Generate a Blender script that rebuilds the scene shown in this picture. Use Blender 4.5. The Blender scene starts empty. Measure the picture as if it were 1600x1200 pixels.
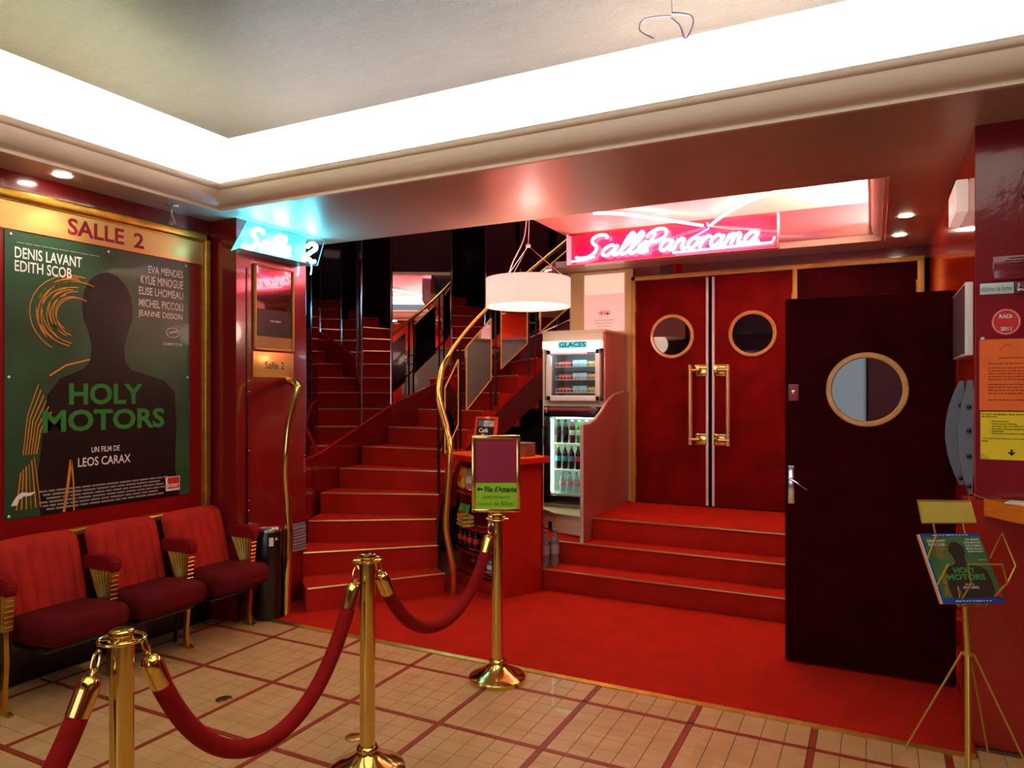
import bpy, bmesh, math, random
from mathutils import Vector, Matrix
random.seed(4)
S = bpy.context.scene
C = S.collection
PI = math.pi
rad = math.radians
# ------------------------------------------------------------------ camera
F_PX, EYE, HOR, YAW = 1119.0, 1.62, 612.0, math.atan(565/1119)
SA, CA = math.sin(YAW), math.cos(YAW)
cd = bpy.data.cameras.new('camera'); cam = bpy.data.objects.new('camera', cd); C.objects.link(cam)
cam.location = (0, 0, EYE); cam.rotation_euler = (PI/2, 0, YAW)
cd.sensor_width = 36; cd.lens = 36*F_PX/1600; cd.shift_y = (HOR-600)/1600; cd.clip_start = .05
S.camera = cam
# ------------------------------------------------------------------ world, exposure, large lights
wd = bpy.data.worlds.new('daylight'); S.world = wd; wd.use_nodes = True
bg = wd.node_tree.nodes['Background']; bg.inputs[0].default_value = (.75, .86, 1, 1); bg.inputs[1].default_value = .32
S.view_settings.view_transform = 'Standard'; S.view_settings.look = 'None'
S.view_settings.exposure = 0.7; S.view_settings.gamma = 1; S.view_settings.use_curve_mapping = False
COVE = 230.0        # radiance of the fluorescent tubes in the ceiling cove
def area(name, loc, rot, sx, sy, power, col):
    l = bpy.data.lights.new(name, 'AREA'); l.shape = 'RECTANGLE'; l.size = sx; l.size_y = sy
    l.energy = power; l.color = col
    o = bpy.data.objects.new(name, l); C.objects.link(o); o.location = loc; o.rotation_euler = rot; return o
# daylight through the glazed street front behind the camera
area('street_daylight', (-1.7, -2.45, 1.5), (rad(90), 0, 0), 3.2, 2.0, 16, (.85, .92, 1))
# broad fill light added under the ceiling to brighten the lobby
area('lobby_fill', (-1.0, 1.0, 3.42), (0, 0, 0), 4.2, 3.4, 50, (1, .93, .8))
# unseen light added high in the stairwell to brighten its walls
area('stairwell_fill', (-3.4, 6.4, 5.2), (0, 0, 0), .8, .8, 20, (1, .7, .6))

# ------------------------------------------------------------------ helpers
def lin(c):
    return tuple(((v/255)/12.92 if v/255 <= .04045 else ((v/255+.055)/1.055)**2.4) for v in c)+(1,)
MATS = {}
def mat(name, col, rough=.5, metal=0, spec=.5, coat=0, coat_rough=.05, sheen=0, emit=None, es=0, noise=0, nscale=8, bump=0, bscale=40, trans=0, ior=1.45, aniso=None, alpha=1):
    if name in MATS: return MATS[name]
    m = bpy.data.materials.new(name); m.use_nodes = True; nt = m.node_tree; b = nt.nodes['Principled BSDF']
    c = lin(col)
    b.inputs['Base Color'].default_value = c; b.inputs['Roughness'].default_value = rough; b.inputs['Metallic'].default_value = metal
    b.inputs['Specular IOR Level'].default_value = spec; b.inputs['Coat Weight'].default_value = coat; b.inputs['Coat Roughness'].default_value = coat_rough
    b.inputs['Sheen Weight'].default_value = sheen; b.inputs['Transmission Weight'].default_value = trans; b.inputs['IOR'].default_value = ior
    if sheen: b.inputs['Sheen Tint'].default_value = c; b.inputs['Sheen Roughness'].default_value = .4
    if emit: b.inputs['Emission Color'].default_value = lin(emit); b.inputs['Emission Strength'].default_value = es
    if noise or bump:
        tc = nt.nodes.new('ShaderNodeTexCoord'); mp = nt.nodes.new('ShaderNodeMapping')
        nt.links.new(tc.outputs['Object'], mp.inputs[0])
        if aniso: mp.inputs['Scale'].default_value = aniso
    if noise:
        n = nt.nodes.new('ShaderNodeTexNoise'); n.inputs['Scale'].default_value = nscale; n.inputs['Detail'].default_value = 6
        nt.links.new(mp.outputs[0], n.inputs[0])
        r = nt.nodes.new('ShaderNodeValToRGB'); nt.links.new(n.outputs[0], r.inputs[0])
        r.color_ramp.elements[0].position = .3; r.color_ramp.elements[1].position = .7
        r.color_ramp.elements[0].color = tuple(v*(1-noise) for v in c[:3])+(1,)
        r.color_ramp.elements[1].color = tuple(min(1, v*(1+noise)) for v in c[:3])+(1,)
        nt.links.new(r.outputs[0], b.inputs['Base Color'])
    if bump:
        n2 = nt.nodes.new('ShaderNodeTexNoise'); n2.inputs['Scale'].default_value = bscale; n2.inputs['Detail'].default_value = 4
        nt.links.new(mp.outputs[0], n2.inputs[0])
        bp = nt.nodes.new('ShaderNodeBump'); bp.inputs['Strength'].default_value = bump; bp.inputs['Distance'].default_value = .01
        nt.links.new(n2.outputs[0], bp.inputs['Height']); nt.links.new(bp.outputs[0], b.inputs['Normal'])
        if coat: nt.links.new(bp.outputs[0], b.inputs['Coat Normal'])
    MATS[name] = m; return m
def pane_mat(name, tint, fac):
    m = bpy.data.materials.new(name); m.use_nodes = True; nt = m.node_tree
    for n in list(nt.nodes): nt.nodes.remove(n)
    o = nt.nodes.new('ShaderNodeOutputMaterial'); mx = nt.nodes.new('ShaderNodeMixShader'); t = nt.nodes.new('ShaderNodeBsdfTransparent'); g = nt.nodes.new('ShaderNodeBsdfGlossy')
    t.inputs[0].default_value = tint; g.inputs['Roughness'].default_value = .03
    fr = nt.nodes.new('ShaderNodeFresnel'); fr.inputs[0].default_value = 1.5
    ma = nt.nodes.new('ShaderNodeMath'); ma.operation = 'MULTIPLY'; ma.inputs[1].default_value = fac
    ge = nt.nodes.new('ShaderNodeNewGeometry'); iv = nt.nodes.new('ShaderNodeMath'); iv.operation = 'SUBTRACT'; iv.inputs[0].default_value = 1; m2 = nt.nodes.new('ShaderNodeMath'); m2.operation = 'MULTIPLY'
    nt.links.new(ge.outputs['Backfacing'], iv.inputs[1]); nt.links.new(iv.outputs[0], m2.inputs[0]); nt.links.new(ma.outputs[0], m2.inputs[1])
    nt.links.new(fr.outputs[0], ma.inputs[0]); nt.links.new(m2.outputs[0], mx.inputs[0]); nt.links.new(t.outputs[0], mx.inputs[1]); nt.links.new(g.outputs[0], mx.inputs[2]); nt.links.new(mx.outputs[0], o.inputs[0])
    return m
XF = {}
def tag(o, label=None, cat=None, group=None, kind=None):
    if label: o['label'] = label
    if cat: o['category'] = cat
    if group: o['group'] = group
    if kind: o['kind'] = kind
    return o
def thing(name, label, cat, loc=(0, 0, 0), rz=0, group=None):
    o = bpy.data.objects.new(name, None); C.objects.link(o); o.empty_display_size = .1
    o.location = loc; o.rotation_euler = (0, 0, rz)
    XF[o.name] = Matrix.Translation(loc) @ Matrix.Rotation(rz, 4, 'Z')
    return tag(o, label, cat, group)
def orth(d):
    d = d.normalized(); a = Vector((0, 0, 1)) if abs(d.z) < .9 else Vector((1, 0, 0))
    u = d.cross(a).normalized(); return u, d.cross(u).normalized()
class MB:
    def __init__(s): s.bm = bmesh.new(); s.texts = []
    def box(s, c, d, rz=0, bevel=0, seg=2, M=None):
        b = bmesh.new(); bmesh.ops.create_cube(b, size=1); bmesh.ops.scale(b, vec=d, verts=b.verts)
        if bevel: bmesh.ops.bevel(b, geom=b.edges[:], offset=min(bevel, min(d)*.49), segments=seg, affect='EDGES', profile=.5)
        T = Matrix.Translation(c) @ (M if M else Matrix.Rotation(rz, 4, 'Z'))
        bmesh.ops.transform(b, matrix=T, verts=b.verts); s._merge(b); return s
    def bx(s, x0, x1, y0, y1, z0, z1, bevel=0, seg=2):
        return s.box(((x0+x1)/2, (y0+y1)/2, (z0+z1)/2), (abs(x1-x0), abs(y1-y0), abs(z1-z0)), 0, bevel, seg)
    def _merge(s, b):
        me = bpy.data.meshes.new('t'); b.to_mesh(me); b.free(); s.bm.from_mesh(me); bpy.data.meshes.remove(me)
    def cyl(s, p0, p1, r0, r1=None, n=16):
        return s.tube([p0, p1], r0, n, radii=[r0, r0 if r1 is None else r1])
    def tube(s, pts, r, n=8, radii=None, closed=False, flat=None):
        pts = [Vector(p) for p in pts]; rings = []; u = None; N = len(pts)
        for i, p in enumerate(pts):
            if closed: d = pts[(i+1) % N]-pts[i-1]
            else: d = pts[min(i+1, N-1)]-pts[max(i-1, 0)]
            d = d.normalized()
            if u is None: u, v = orth(d)
            else:
                u = (u-d*u.dot(d)).normalized(); v = d.cross(u)
            rr = radii[i] if radii else r
            fu, fv = (flat if flat else (1, 1))
            rings.append([s.bm.verts.new(p+u*rr*fu*math.cos(2*PI*k/n)+v*rr*fv*math.sin(2*PI*k/n)) for k in range(n)])
        for i in range(N if closed else N-1):
            a, b = rings[i], rings[(i+1) % N]
            for k in range(n): s.bm.faces.new((a[k], a[(k+1) % n], b[(k+1) % n], b[k]))
        if not closed:
            s.bm.faces.new(rings[0][::-1]); s.bm.faces.new(rings[-1])
        return s
    def lathe(s, prof, o=(0, 0, 0), n=24, M=None):
        rings = []
        for r, z in prof:
            rings.append([s.bm.verts.new((M @ Vector((r*math.cos(2*PI*k/n), r*math.sin(2*PI*k/n), z)) if M else Vector((r*math.cos(2*PI*k/n), r*math.sin(2*PI*k/n), z)))+Vector(o)) for k in range(n)])
        for a, b in zip(rings, rings[1:]):
            for k in range(n): s.bm.faces.new((a[k], a[(k+1) % n], b[(k+1) % n], b[k]))
        s.bm.faces.new(rings[0][::-1]); s.bm.faces.new(rings[-1]); return s
    def prism(s, poly, O, U, V, depth):
        O, U, V = Vector(O), Vector(U), Vector(V); Nn = U.cross(V).normalized()*depth
        a = [s.bm.verts.new(O+U*x+V*y) for x, y in poly]; n = len(a)
        if not depth: s.bm.faces.new(a); return s
        b = [s.bm.verts.new(v.co+Nn) for v in a]
        s.bm.faces.new(a[::-1]); s.bm.faces.new(b)
        for k in range(n): s.bm.faces.new((a[k], a[(k+1) % n], b[(k+1) % n], b[k]))
        return s
    def hexa(s, v8):
        v = [s.bm.verts.new(p) for p in v8]
        for f in ((0, 3, 2, 1), (4, 5, 6, 7), (0, 1, 5, 4), (1, 2, 6, 5), (2, 3, 7, 6), (3, 0, 4, 7)): s.bm.faces.new([v[i] for i in f])
        return s
    def sphere(s, c, r, sc=(1, 1, 1), n=12):
        b = bmesh.new(); bmesh.ops.create_uvsphere(b, u_segments=n, v_segments=max(6, n//2), radius=r)
        bmesh.ops.scale(b, vec=sc, verts=b.verts); bmesh.ops.translate(b, vec=c, verts=b.verts); s._merge(b); return s
    def grid(s, f, nu, nv):
        g = [[s.bm.verts.new(f(i/nu, j/nv)) for i in range(nu+1)] for j in range(nv+1)]
        for j in range(nv):
            for i in range(nu): s.bm.faces.new((g[j][i], g[j][i+1], g[j+1][i+1], g[j+1][i]))
        return g
    def text(s, body, O, U, V, rect, bold=0):
        """flat lettering fitted into rect=(a0,b0,a1,b1) on the plane O + a*U + b*V"""
        cu = bpy.data.curves.new('t', 'FONT'); cu.body = body; cu.offset = bold; cu.align_x = 'CENTER'; cu.resolution_u = 3
        ob = bpy.data.objects.new('t', cu); me = bpy.data.meshes.new_from_object(ob)
        xs = [v.co.x for v in me.vertices]; ys = [v.co.y for v in me.vertices]
        x0, x1, y0, y1 = min(xs), max(xs), min(ys), max(ys); O, U, V = Vector(O), Vector(U), Vector(V)
        for v in me.vertices:
            a = rect[0]+(v.co.x-x0)/(x1-x0)*(rect[2]-rect[0]); b = rect[1]+(v.co.y-y0)/(y1-y0)*(rect[3]-rect[1])
            v.co = O+U*a+V*b
        q = MB(); q.bm.from_mesh(me); s.texts.append(q); bpy.data.meshes.remove(me); bpy.data.objects.remove(ob); bpy.data.curves.remove(cu); return s
    def build(s, name, m, parent=None, world=False, label=None, cat=None, group=None, kind=None, ang=35, fix=True):
        for q in s.texts: last = q.build(name, m, parent, world, fix=False, kind=kind)
        if s.texts and not s.bm.verts: return last
        bm = s.bm
        if fix: bmesh.ops.recalc_face_normals(bm, faces=bm.faces[:])
        T = None
        if parent is not None:
            T = XF[parent.name]
            if world: bmesh.ops.transform(bm, matrix=T.inverted(), verts=bm.verts)
        for f in bm.faces: f.smooth = True
        ca = rad(ang)
        for e in bm.edges:
            if len(e.link_faces) == 2 and e.calc_face_angle(0) > ca: e.smooth = False
        off = Vector((0, 0, 0))
        if parent is None and bm.verts:
            xs = [v.co for v in bm.verts]
            off = Vector(((min(v.x for v in xs)+max(v.x for v in xs))/2, (min(v.y for v in xs)+max(v.y for v in xs))/2, min(v.z for v in xs)))
            bmesh.ops.translate(bm, vec=-off, verts=bm.verts)
        me = bpy.data.meshes.new(name); bm.to_mesh(me); bm.free(); me.materials.append(m)
        o = bpy.data.objects.new(name, me); C.objects.link(o); o.location = off
        if parent is not None: o.parent = parent; XF[o.name] = T
        else: XF[o.name] = Matrix.Translation(off)
        return tag(o, label, cat, group, kind)
def copy_tree(o, parent=None):
    c = o.copy(); C.objects.link(c)
    if parent is not None: c.parent = parent
    for ch in list(o.children): copy_tree(ch, c)
    return c
def place(o, loc, rz=0, label=None, group=None):
    c = copy_tree(o); c.location = loc; c.rotation_euler = (0, 0, rz)
    if label: c['label'] = label
    if group: c['group'] = group
    XF[c.name] = Matrix.Translation(loc) @ Matrix.Rotation(rz, 4, 'Z'); return c
def smooth_path(pts, n=8):
    P = [Vector(p) for p in pts]; out = []
    for i in range(len(P)-1):
        p0 = P[i-1] if i else P[0]*2-P[1]; p1 = P[i]; p2 = P[i+1]; p3 = P[i+2] if i+2 < len(P) else P[-1]*2-P[-2]
        for k in range(n):
            t = k/n
            out.append(.5*((2*p1)+(p2-p0)*t+(2*p0-5*p1+4*p2-p3)*t*t+(3*p1-p0-3*p2+p3)*t**3))
    out.append(P[-1]); return out
# survey of the photograph: where a sight line meets a real plane of the room
def _w(u, d): l = (u-800)/F_PX*d; return -SA*d+CA*l, CA*d+SA*l
def on_z(u, v, h): d = (EYE-h)*F_PX/(v-HOR); x, y = _w(u, d); return Vector((x, y, h))
def on_y(u, v, Y): k = (u-800)/F_PX; d = Y/(CA+SA*k); x, y = _w(u, d); return Vector((x, Y, EYE-(v-HOR)*d/F_PX))
def on_x(u, v, X): k = (u-800)/F_PX; d = X/(-SA+CA*k); x, y = _w(u, d); return Vector((X, y, EYE-(v-HOR)*d/F_PX))
def on_d(u, v, d): x, y = _w(u, d); return Vector((x, y, EYE-(v-HOR)*d/F_PX))

# ------------------------------------------------------------------ materials
M_lac = mat('red_lacquer', (124, 18, 20), .22, coat=.7, coat_rough=.06, bump=.06, bscale=3, noise=.15, nscale=2)
M_lac_gloss = mat('mirror_red_lacquer', (186, 40, 14), .1, spec=.25)
M_lac_booth = mat('booth_red_paint', (128, 18, 28), .2, coat=.8, coat_rough=.08, bump=.25, bscale=6, noise=.12, nscale=3)
M_darkwall = mat('dark_plum_wall', (52, 8, 14), .35, coat=.3)
M_carpet = mat('red_carpet', (178, 34, 20), .95, spec=.1, sheen=.25, noise=.12, nscale=5, bump=.5, bscale=350)
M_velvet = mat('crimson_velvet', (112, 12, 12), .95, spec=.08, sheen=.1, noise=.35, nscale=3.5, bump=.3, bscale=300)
M_velvet_shaded = mat('shaded_velvet', (50, 2, 5), .95, spec=.08, sheen=.06, noise=.3, nscale=4, bump=.3, bscale=300)  # same velvet as the other leaves, with the shade put into its colour
M_seat = mat('seat_velvet', (172, 38, 28), .85, spec=.15, sheen=.35, noise=.12, nscale=9, bump=.3, bscale=260)
M_seat_dk = mat('cushion_velvet', (84, 6, 12), .85, spec=.15, sheen=.3, noise=.2, nscale=7, bump=.3, bscale=260)
M_rope = mat('rope_velvet', (140, 18, 16), .85, spec=.15, sheen=.5, noise=.12, nscale=20, bump=.3, bscale=250)
M_brass = mat('polished_brass', (226, 196, 108), .13, 1)
M_brass_sat = mat('satin_brass', (206, 168, 84), .32, 1, noise=.15, nscale=12)
M_gold = mat('gilt_frame', (204, 156, 60), .35, .85, noise=.18, nscale=14)
M_goldboard = mat('gold_board', (216, 180, 104), .3, .6, noise=.08, nscale=3)
M_goldpaint = mat('gold_paint_wood', (206, 158, 66), .45, .15, noise=.1, nscale=10)
M_ringwood = mat('ring_wood', (214, 160, 84), .4, coat=.3, noise=.15, nscale=14)
M_soffit = mat('taupe_satin_soffit', (198, 176, 158), .38, .25, noise=.05, nscale=2)
M_ceil = mat('brushed_ceiling_paint', (36, 32, 29), .5, 0, spec=.08, noise=.14, nscale=3, bump=.8, bscale=45, aniso=(1, 7, 1))
M_cream = mat('cream_plaster', (226, 206, 184), .45)
M_tile = None
M_grout = mat('dark_grout', (96, 66, 40), .9)
M_strip = mat('terracotta_strip', (142, 52, 26), .45, noise=.2, nscale=12)
M_black = mat('black_plastic', (12, 11, 12), .3, coat=.4)
M_shade_black = mat('shade_black', (10, 3, 4), .9)
M_white = mat('white_enamel', (232, 228, 222), .35, coat=.3)
M_paper = mat('white_paper', (235, 232, 226), .7)
M_laminate = mat('cream_laminate', (206, 198, 168), .35, coat=.2)
M_lamside = mat('taupe_laminate', (168, 96, 84), .3, coat=.3)
M_mirror = mat('mirror_silver', (205, 196, 200), .015, 1)
M_chrome = mat('chrome', (220, 220, 224), .12, 1)
M_dkmetal = mat('dark_bronze', (40, 28, 26), .35, .8)
M_grey = mat('grey_painted_steel', (112, 124, 136), .35, .3, coat=.2)
M_darkglass = mat('dark_door_glass', (8, 5, 8), .02, spec=1, ior=1.65)
M_acryl = pane_mat('clear_acrylic', (.97, .97, .97, 1), 1)
M_glass = pane_mat('clear_glass', (.93, .97, .95, 1), 1)
M_redplastic = mat('red_laminate', (176, 32, 16), .3, coat=.4)
M_orange = mat('orange_laminate', (238, 110, 16), .35, coat=.3)
M_ledge = mat('varnished_orange_wood', (206, 112, 22), .35, coat=.5, noise=.2, nscale=8, aniso=(1, 1, 10))
def flat(name, col, rough=.6): return mat(name, col, rough, spec=.3)
M_textmar = flat('maroon_lettering', (150, 30, 44)); M_textwhite = flat('white_ink', (236, 232, 226)); M_textblack = flat('black_ink', (22, 20, 18))
M_textgreen = flat('green_ink', (48, 124, 50)); M_textgrey = flat('grey_ink', (150, 140, 132))
M_postergreen = mat('poster_green', (36, 74, 46), .35, coat=.08, noise=.35, nscale=2.5)
M_posterblack = mat('poster_black_ink', (24, 14, 14), .35, spec=.3, coat=.05); M_posterorange = flat('orange_ink', (214, 132, 40), .4)
M_blue = flat('blue_ink', (40, 70, 150)); M_red = flat('red_ink', (214, 38, 34))

def tile_material():
    m = bpy.data.materials.new('beige_floor_tile'); m.use_nodes = True; nt = m.node_tree; b = nt.nodes['Principled BSDF']
    b.inputs['Roughness'].default_value = .42; b.inputs['Coat Weight'].default_value = .1
    g = nt.nodes.new('ShaderNodeNewGeometry'); sn = nt.nodes.new('ShaderNodeVectorMath'); sn.operation = 'SNAP'; sn.inputs[1].default_value = (.104, .104, 1)
    wn = nt.nodes.new('ShaderNodeTexWhiteNoise'); nt.links.new(g.outputs['Position'], sn.inputs[0]); nt.links.new(sn.outputs[0], wn.inputs[0])
    n = nt.nodes.new('ShaderNodeTexNoise'); n.inputs['Scale'].default_value = 160; nt.links.new(g.outputs['Position'], n.inputs[0])
    n2 = nt.nodes.new('ShaderNodeTexNoise'); n2.inputs['Scale'].default_value = 1.7; n2.inputs['Detail'].default_value = 5; nt.links.new(g.outputs['Position'], n2.inputs[0])
    mx = nt.nodes.new('ShaderNodeMix'); mx.data_type = 'RGBA'; mx.inputs[6].default_value = lin((198, 158, 102)); mx.inputs[7].default_value = lin((210, 172, 116))
    nt.links.new(wn.outputs[0], mx.inputs[0])
    mx2 = nt.nodes.new('ShaderNodeMix'); mx2.data_type = 'RGBA'; mx2.blend_type = 'MULTIPLY'; mx2.inputs[0].default_value = .3
    nt.links.new(mx.outputs[2], mx2.inputs[6]); nt.links.new(n.outputs[0], mx2.inputs[7])
    r = nt.nodes.new('ShaderNodeValToRGB'); r.color_ramp.elements[0].position = .62; r.color_ramp.elements[1].position = .8
    r.color_ramp.elements[1].color = (.55, .55, .55, 1); nt.links.new(n2.outputs[0], r.inputs[0])
    mx3 = nt.nodes.new('ShaderNodeMix'); mx3.data_type = 'RGBA'; mx3.inputs[7].default_value = lin((176, 112, 58))
    nt.links.new(r.outputs[0], mx3.inputs[0]); nt.links.new(mx2.outputs[2], mx3.inputs[6]); nt.links.new(mx3.outputs[2], b.inputs['Base Color'])
    return m
M_tile = tile_material()
def neon(name, col, strength): return mat(name, col, .4, emit=col, es=strength)

# ================================================================== SETTING
SOF = 2.84           # soffit height
# ---- floor with its tiles
floor = MB().bx(-6, 3.2, -2.9, 9, -.16, -.006).build('floor', M_grout, kind='structure')
X0, Y0, CELL, TP = -3.54, 3.51, .548, .1036
cells = []
for i in range(-2, 8):
    for j in range(-1, 8):
        cx = X0+i*CELL+.015; cy = Y0-(j+1)*CELL+.015
        cells.append((cx, cy))
tiles = []
for cx, cy in cells:
    for a in range(5):
        for b in range(5):
            x, y = cx+TP*(a+.5), cy+TP*(b+.5)
            if y > 3.80 or x < -4.24 or y < -.7: continue
            d = -SA*x+CA*y; vis = False
            if d > 1.2:
                u = 800+F_PX*(CA*x+SA*y)/d; v = HOR+EYE*F_PX/d
                vis = -20 < u < 1620 and v < 1215
            tiles.append((0 if vis else 1, d, x, y))
tiles.sort()
tmesh = None; rest = MB(); stuffed = 0
for k, (nv, d, x, y) in enumerate(tiles):
    if k < 300:
        if tmesh is None:
            o = MB().bx(-.0506, .0506, -.0506, .0506, -.006, 0, .0008, 1).build('tile', M_tile, floor); tmesh = o.data
        else:
            o = bpy.data.objects.new('tile', tmesh); C.objects.link(o); o.parent = floor
        o.location = Vector((x, y, 0))-floor.location
    else: rest.bx(x-.0506, x+.0506, y-.0506, y+.0506, -.006, 0)
rest.build('tiles', M_tile, floor, world=True, kind='stuff')
sm = {}
for i in range(-2, 9):
    for j in range(-1, 8):
        x = X0+i*CELL; y = Y0-(j+1)*CELL
        for key, (w, h), (px, py) in (('v', (.028, CELL-.002), (x, y+CELL/2)), ('h', (CELL-.031, .028), (x+CELL/2, y+CELL))):
            if key == 'v' and j == -1: h = .245; py = 3.51+.137
            if key == 'v' and py+h/2 > 3.8 and j != -1: continue
            if not (-4.2 < px < 2) or py < -.5 or (key == 'h' and py > 3.6): continue
            kk = (key, round(h, 3))
            if kk not in sm: o = MB().bx(-w/2, w/2, -h/2, h/2, -.006, .0004).build('red_strip', M_strip, floor); sm[kk] = o.data
            else: o = bpy.data.objects.new('red_strip', sm[kk]); C.objects.link(o); o.parent = floor
            o.location = Vector((px, py, 0))-floor.location
# ---- walls
LWX = -4.25
wl = MB().bx(LWX-.1, LWX, -2.6, 3.61, 0, SOF).build('wall_left', M_lac, kind='structure')
col = MB().bx(LWX-.1, -3.99, 3.612, 4.30, 0, SOF).build('wall_left_pier', M_lac, kind='structure')
MB().bx(-3.99, -3.984, 3.70, 3.712, .3, 2.5).build('trim_strip', M_darkwall, col, world=True)
scr = MB()
for z in (.68, .77, .84, 1.2, 1.62, 1.7): scr.sphere((-3.986, 3.72, z), .006, n=6)
for z in (1.0, 1.03, 1.06, 1.09, 1.12): scr.sphere((-3.986, 4.28, z), .004, n=6)
scr.build('screw', M_chrome, col, world=True)
RWX = .415
wr = MB().bx(RWX, RWX+.1, 3.9, 6.95, 0, SOF).build('wall_right', M_lac_gloss, kind='structure')
MB().bx(LWX, LWX+.012, -2.6, 3.60, 0, .42).build('shade_panel_left', mat('under_seat_shade', (26, 6, 8), .4, coat=.3), kind='structure')  # near-black panel added to paint the shade under and behind the seats
bo = MB().bx(.417, 3.1, 3.89, 3.99, 1.13, SOF).build('wall_booth', M_lac_booth, kind='structure')
MB().bx(.372, 3.1, 3.885, 3.99, 0, 1.128).build('booth_front', mat('booth_front_red', (164, 30, 16), .35, coat=.4, noise=.15, nscale=3), bo, world=True)
MB().bx(3.1, 3.2, -2.6, 3.99, 0, SOF+.8).build('wall_far_right', M_lac, kind='structure')
# street side behind the camera
wf = MB().bx(-4.35, -3.4, -2.7, -2.6, 0, 3.6).bx(-.1, 3.2, -2.7, -2.6, 0, 3.6).bx(-3.4, -.1, -2.7, -2.6, 2.55, 3.6).bx(-3.4, -.1, -2.7, -2.6, 0, .35).build('wall_street', mat('street_wall_plum', (196, 110, 140), .6), kind='structure')
wn = MB().bx(-3.4, -.1, -2.66, -2.65, .35, 2.55).build('window_1', M_glass, kind='structure')
fr = MB()
for x in (-3.4, -2.3, -1.2, -.1): fr.bx(x-.03, x+.03, -2.68, -2.6, .35, 2.55)
fr.bx(-3.4, -.1, -2.68, -2.6, .32, .38).bx(-3.4, -.1, -2.68, -2.6, 2.52, 2.58)
fr.build('window_frame', M_dkmetal, wn, world=True)
# ---- back wall round the doors
bw = MB().bx(-2.80, -2.105, 6.87, 6.97, .5, SOF+.3).bx(-2.105, .48, 6.87, 6.97, 2.735, SOF+.3).build('wall_back', M_lac, kind='structure')
MB().bx(-2.79, -2.64, 6.84, 6.87, .54, 2.835, .004).bx(-2.19, -2.115, 6.83, 6.87, .54, 2.835, .004).bx(-2.64, -2.19, 6.845, 6.87, 2.2, 2.835).build('cream_pilaster', mat('cream_gloss_paint', (226, 206, 142), .35, coat=.3), bw, world=True)
# stairwell shell
MB().bx(-5.1, -5.0, 3.6, 9, 0, 5.3).build('wall_stairwell_left', M_darkwall, kind='structure')
MB().bx(-5.1, .5, 8.7, 8.8, 0, 5.3).build('wall_stairwell_back', M_darkwall, kind='structure')
MB().bx(-2.72, -2.66, 4.62, 6.87, 3.2, 5.3).bx(-2.72, .5, 6.87, 6.95, 3.2, 5.3).build('wall_stairwell_right', M_darkwall, kind='structure')
MB().bx(-5.1, -2.7, 4.55, 4.6, SOF+.1, 5.3).bx(-5.1, -4.26, 4.29, 4.35, 0, SOF+.1).build('wall_stairwell_front', M_darkwall, kind='structure')
MB().bx(-5.1, .5, 4.55, 8.8, 5.3, 5.4).build('ceiling_stairwell', M_darkwall, kind='structure')
MB().bx(.5, .6, 6.9, 8.8, 0, 5.3).build('wall_stairwell_far', M_darkwall, kind='structure')

# ---- ceiling: soffit band, recess with cove
CX0, CX1, CY0, CY1 = -3.94, 2.6, -1.9, 3.43      # inner edge of the cornice
ceil = MB().bx(-4.3, 3.2, -2.7, 3.95, 3.5, 3.6).build('ceiling', M_ceil, kind='structure')
so = MB()
so.bx(-4.3, 3.2, 3.75, 4.6, SOF, 3.0)
so.bx(-4.3, 3.2, CY1+.015, 3.76, SOF, SOF+.03)
so.bx(LWX, CX0-.015, -2.6, CY1+.02, SOF, SOF+.03)
so.bx(CX1, 3.2, -2.6, CY1+.02, SOF, SOF+.03).bx(-4.3, 3.2, -2.6, CY0, SOF, SOF+.03)
so.bx(.06, .5, 4.6, 6.9, SOF, SOF+.06)
so.bx(-2.8, .06, 6.5, 6.9, SOF, SOF+.06)
so.build('ceiling_soffit', M_soffit, kind='structure')
MB().bx(-4.3, 3.2, 3.80, 3.86, SOF+.1, 3.55).bx(-4.34, -4.28, -2.7, 3.8, SOF, 3.55).build('ceiling_cove_wall', mat('cove_white', (236, 232, 222), .6), kind='structure')
# cornice profile: (distance outwards from the inner edge, height)
prof = [(.02, 2.835), (-.005, 2.835), (-.005, 2.846), (-.018, 2.846), (-.018, 2.857)]
for k in range(9):
    a = k/8*PI/2; prof.append((-.018-.09*math.sin(a)*.75, 2.857+.105*(1-math.cos(a))))
prof = [(.02, 2.835), (-.006, 2.835), (-.006, 2.847), (.004, 2.849), (.004, 2.858), (-.004, 2.862)]
for k in range(11):
    a = k/10; prof.append((-.004-.072*math.sin(a*PI/2), 2.862+.088*(1-math.cos(a*PI/2))+.004*a))
for k in range(1, 9):
    a = PI*k/8; prof.append((-.076-.012*0-.02*math.sin(a), 2.954+.022*(1-math.cos(a))))
prof += [(-.03, 2.998), (.02, 2.99), (.05, 2.93), (.05, 2.90)]
def cornice(name, p0, p1, inward, m0=0, m1=0):
    """run the profile from p0 to p1; m0/m1: mitre direction of the ends"""
    mb = MB(); p0 = Vector(p0); p1 = Vector(p1); d = (p1-p0).normalized(); iv = Vector(inward); rows = []
    for off, z in prof:
        q0 = p0-iv*off+d*(m0*-off); q1 = p1-iv*off-d*(m1*-off)
        rows.append((mb.bm.verts.new((q0.x, q0.y, z)), mb.bm.verts.new((q1.x, q1.y, z))))
    n = len(rows)
    for k in range(n):
        a, b = rows[k], rows[(k+1) % n]; mb.bm.faces.new((a[0], a[1], b[1], b[0]))
    mb.bm.faces.new([r[0] for r in rows]); mb.bm.faces.new([r[1] for r in rows][::-1])
    return mb.build(name, M_cream, kind='structure', ang=28)
cornice('trim_1', (CX0, CY1, 0), (CX1, CY1, 0), (0, -1, 0), 1, 1)
cornice('trim_2', (CX0, CY1, 0), (CX0, CY0, 0), (1, 0, 0), 1, 1)
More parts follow.
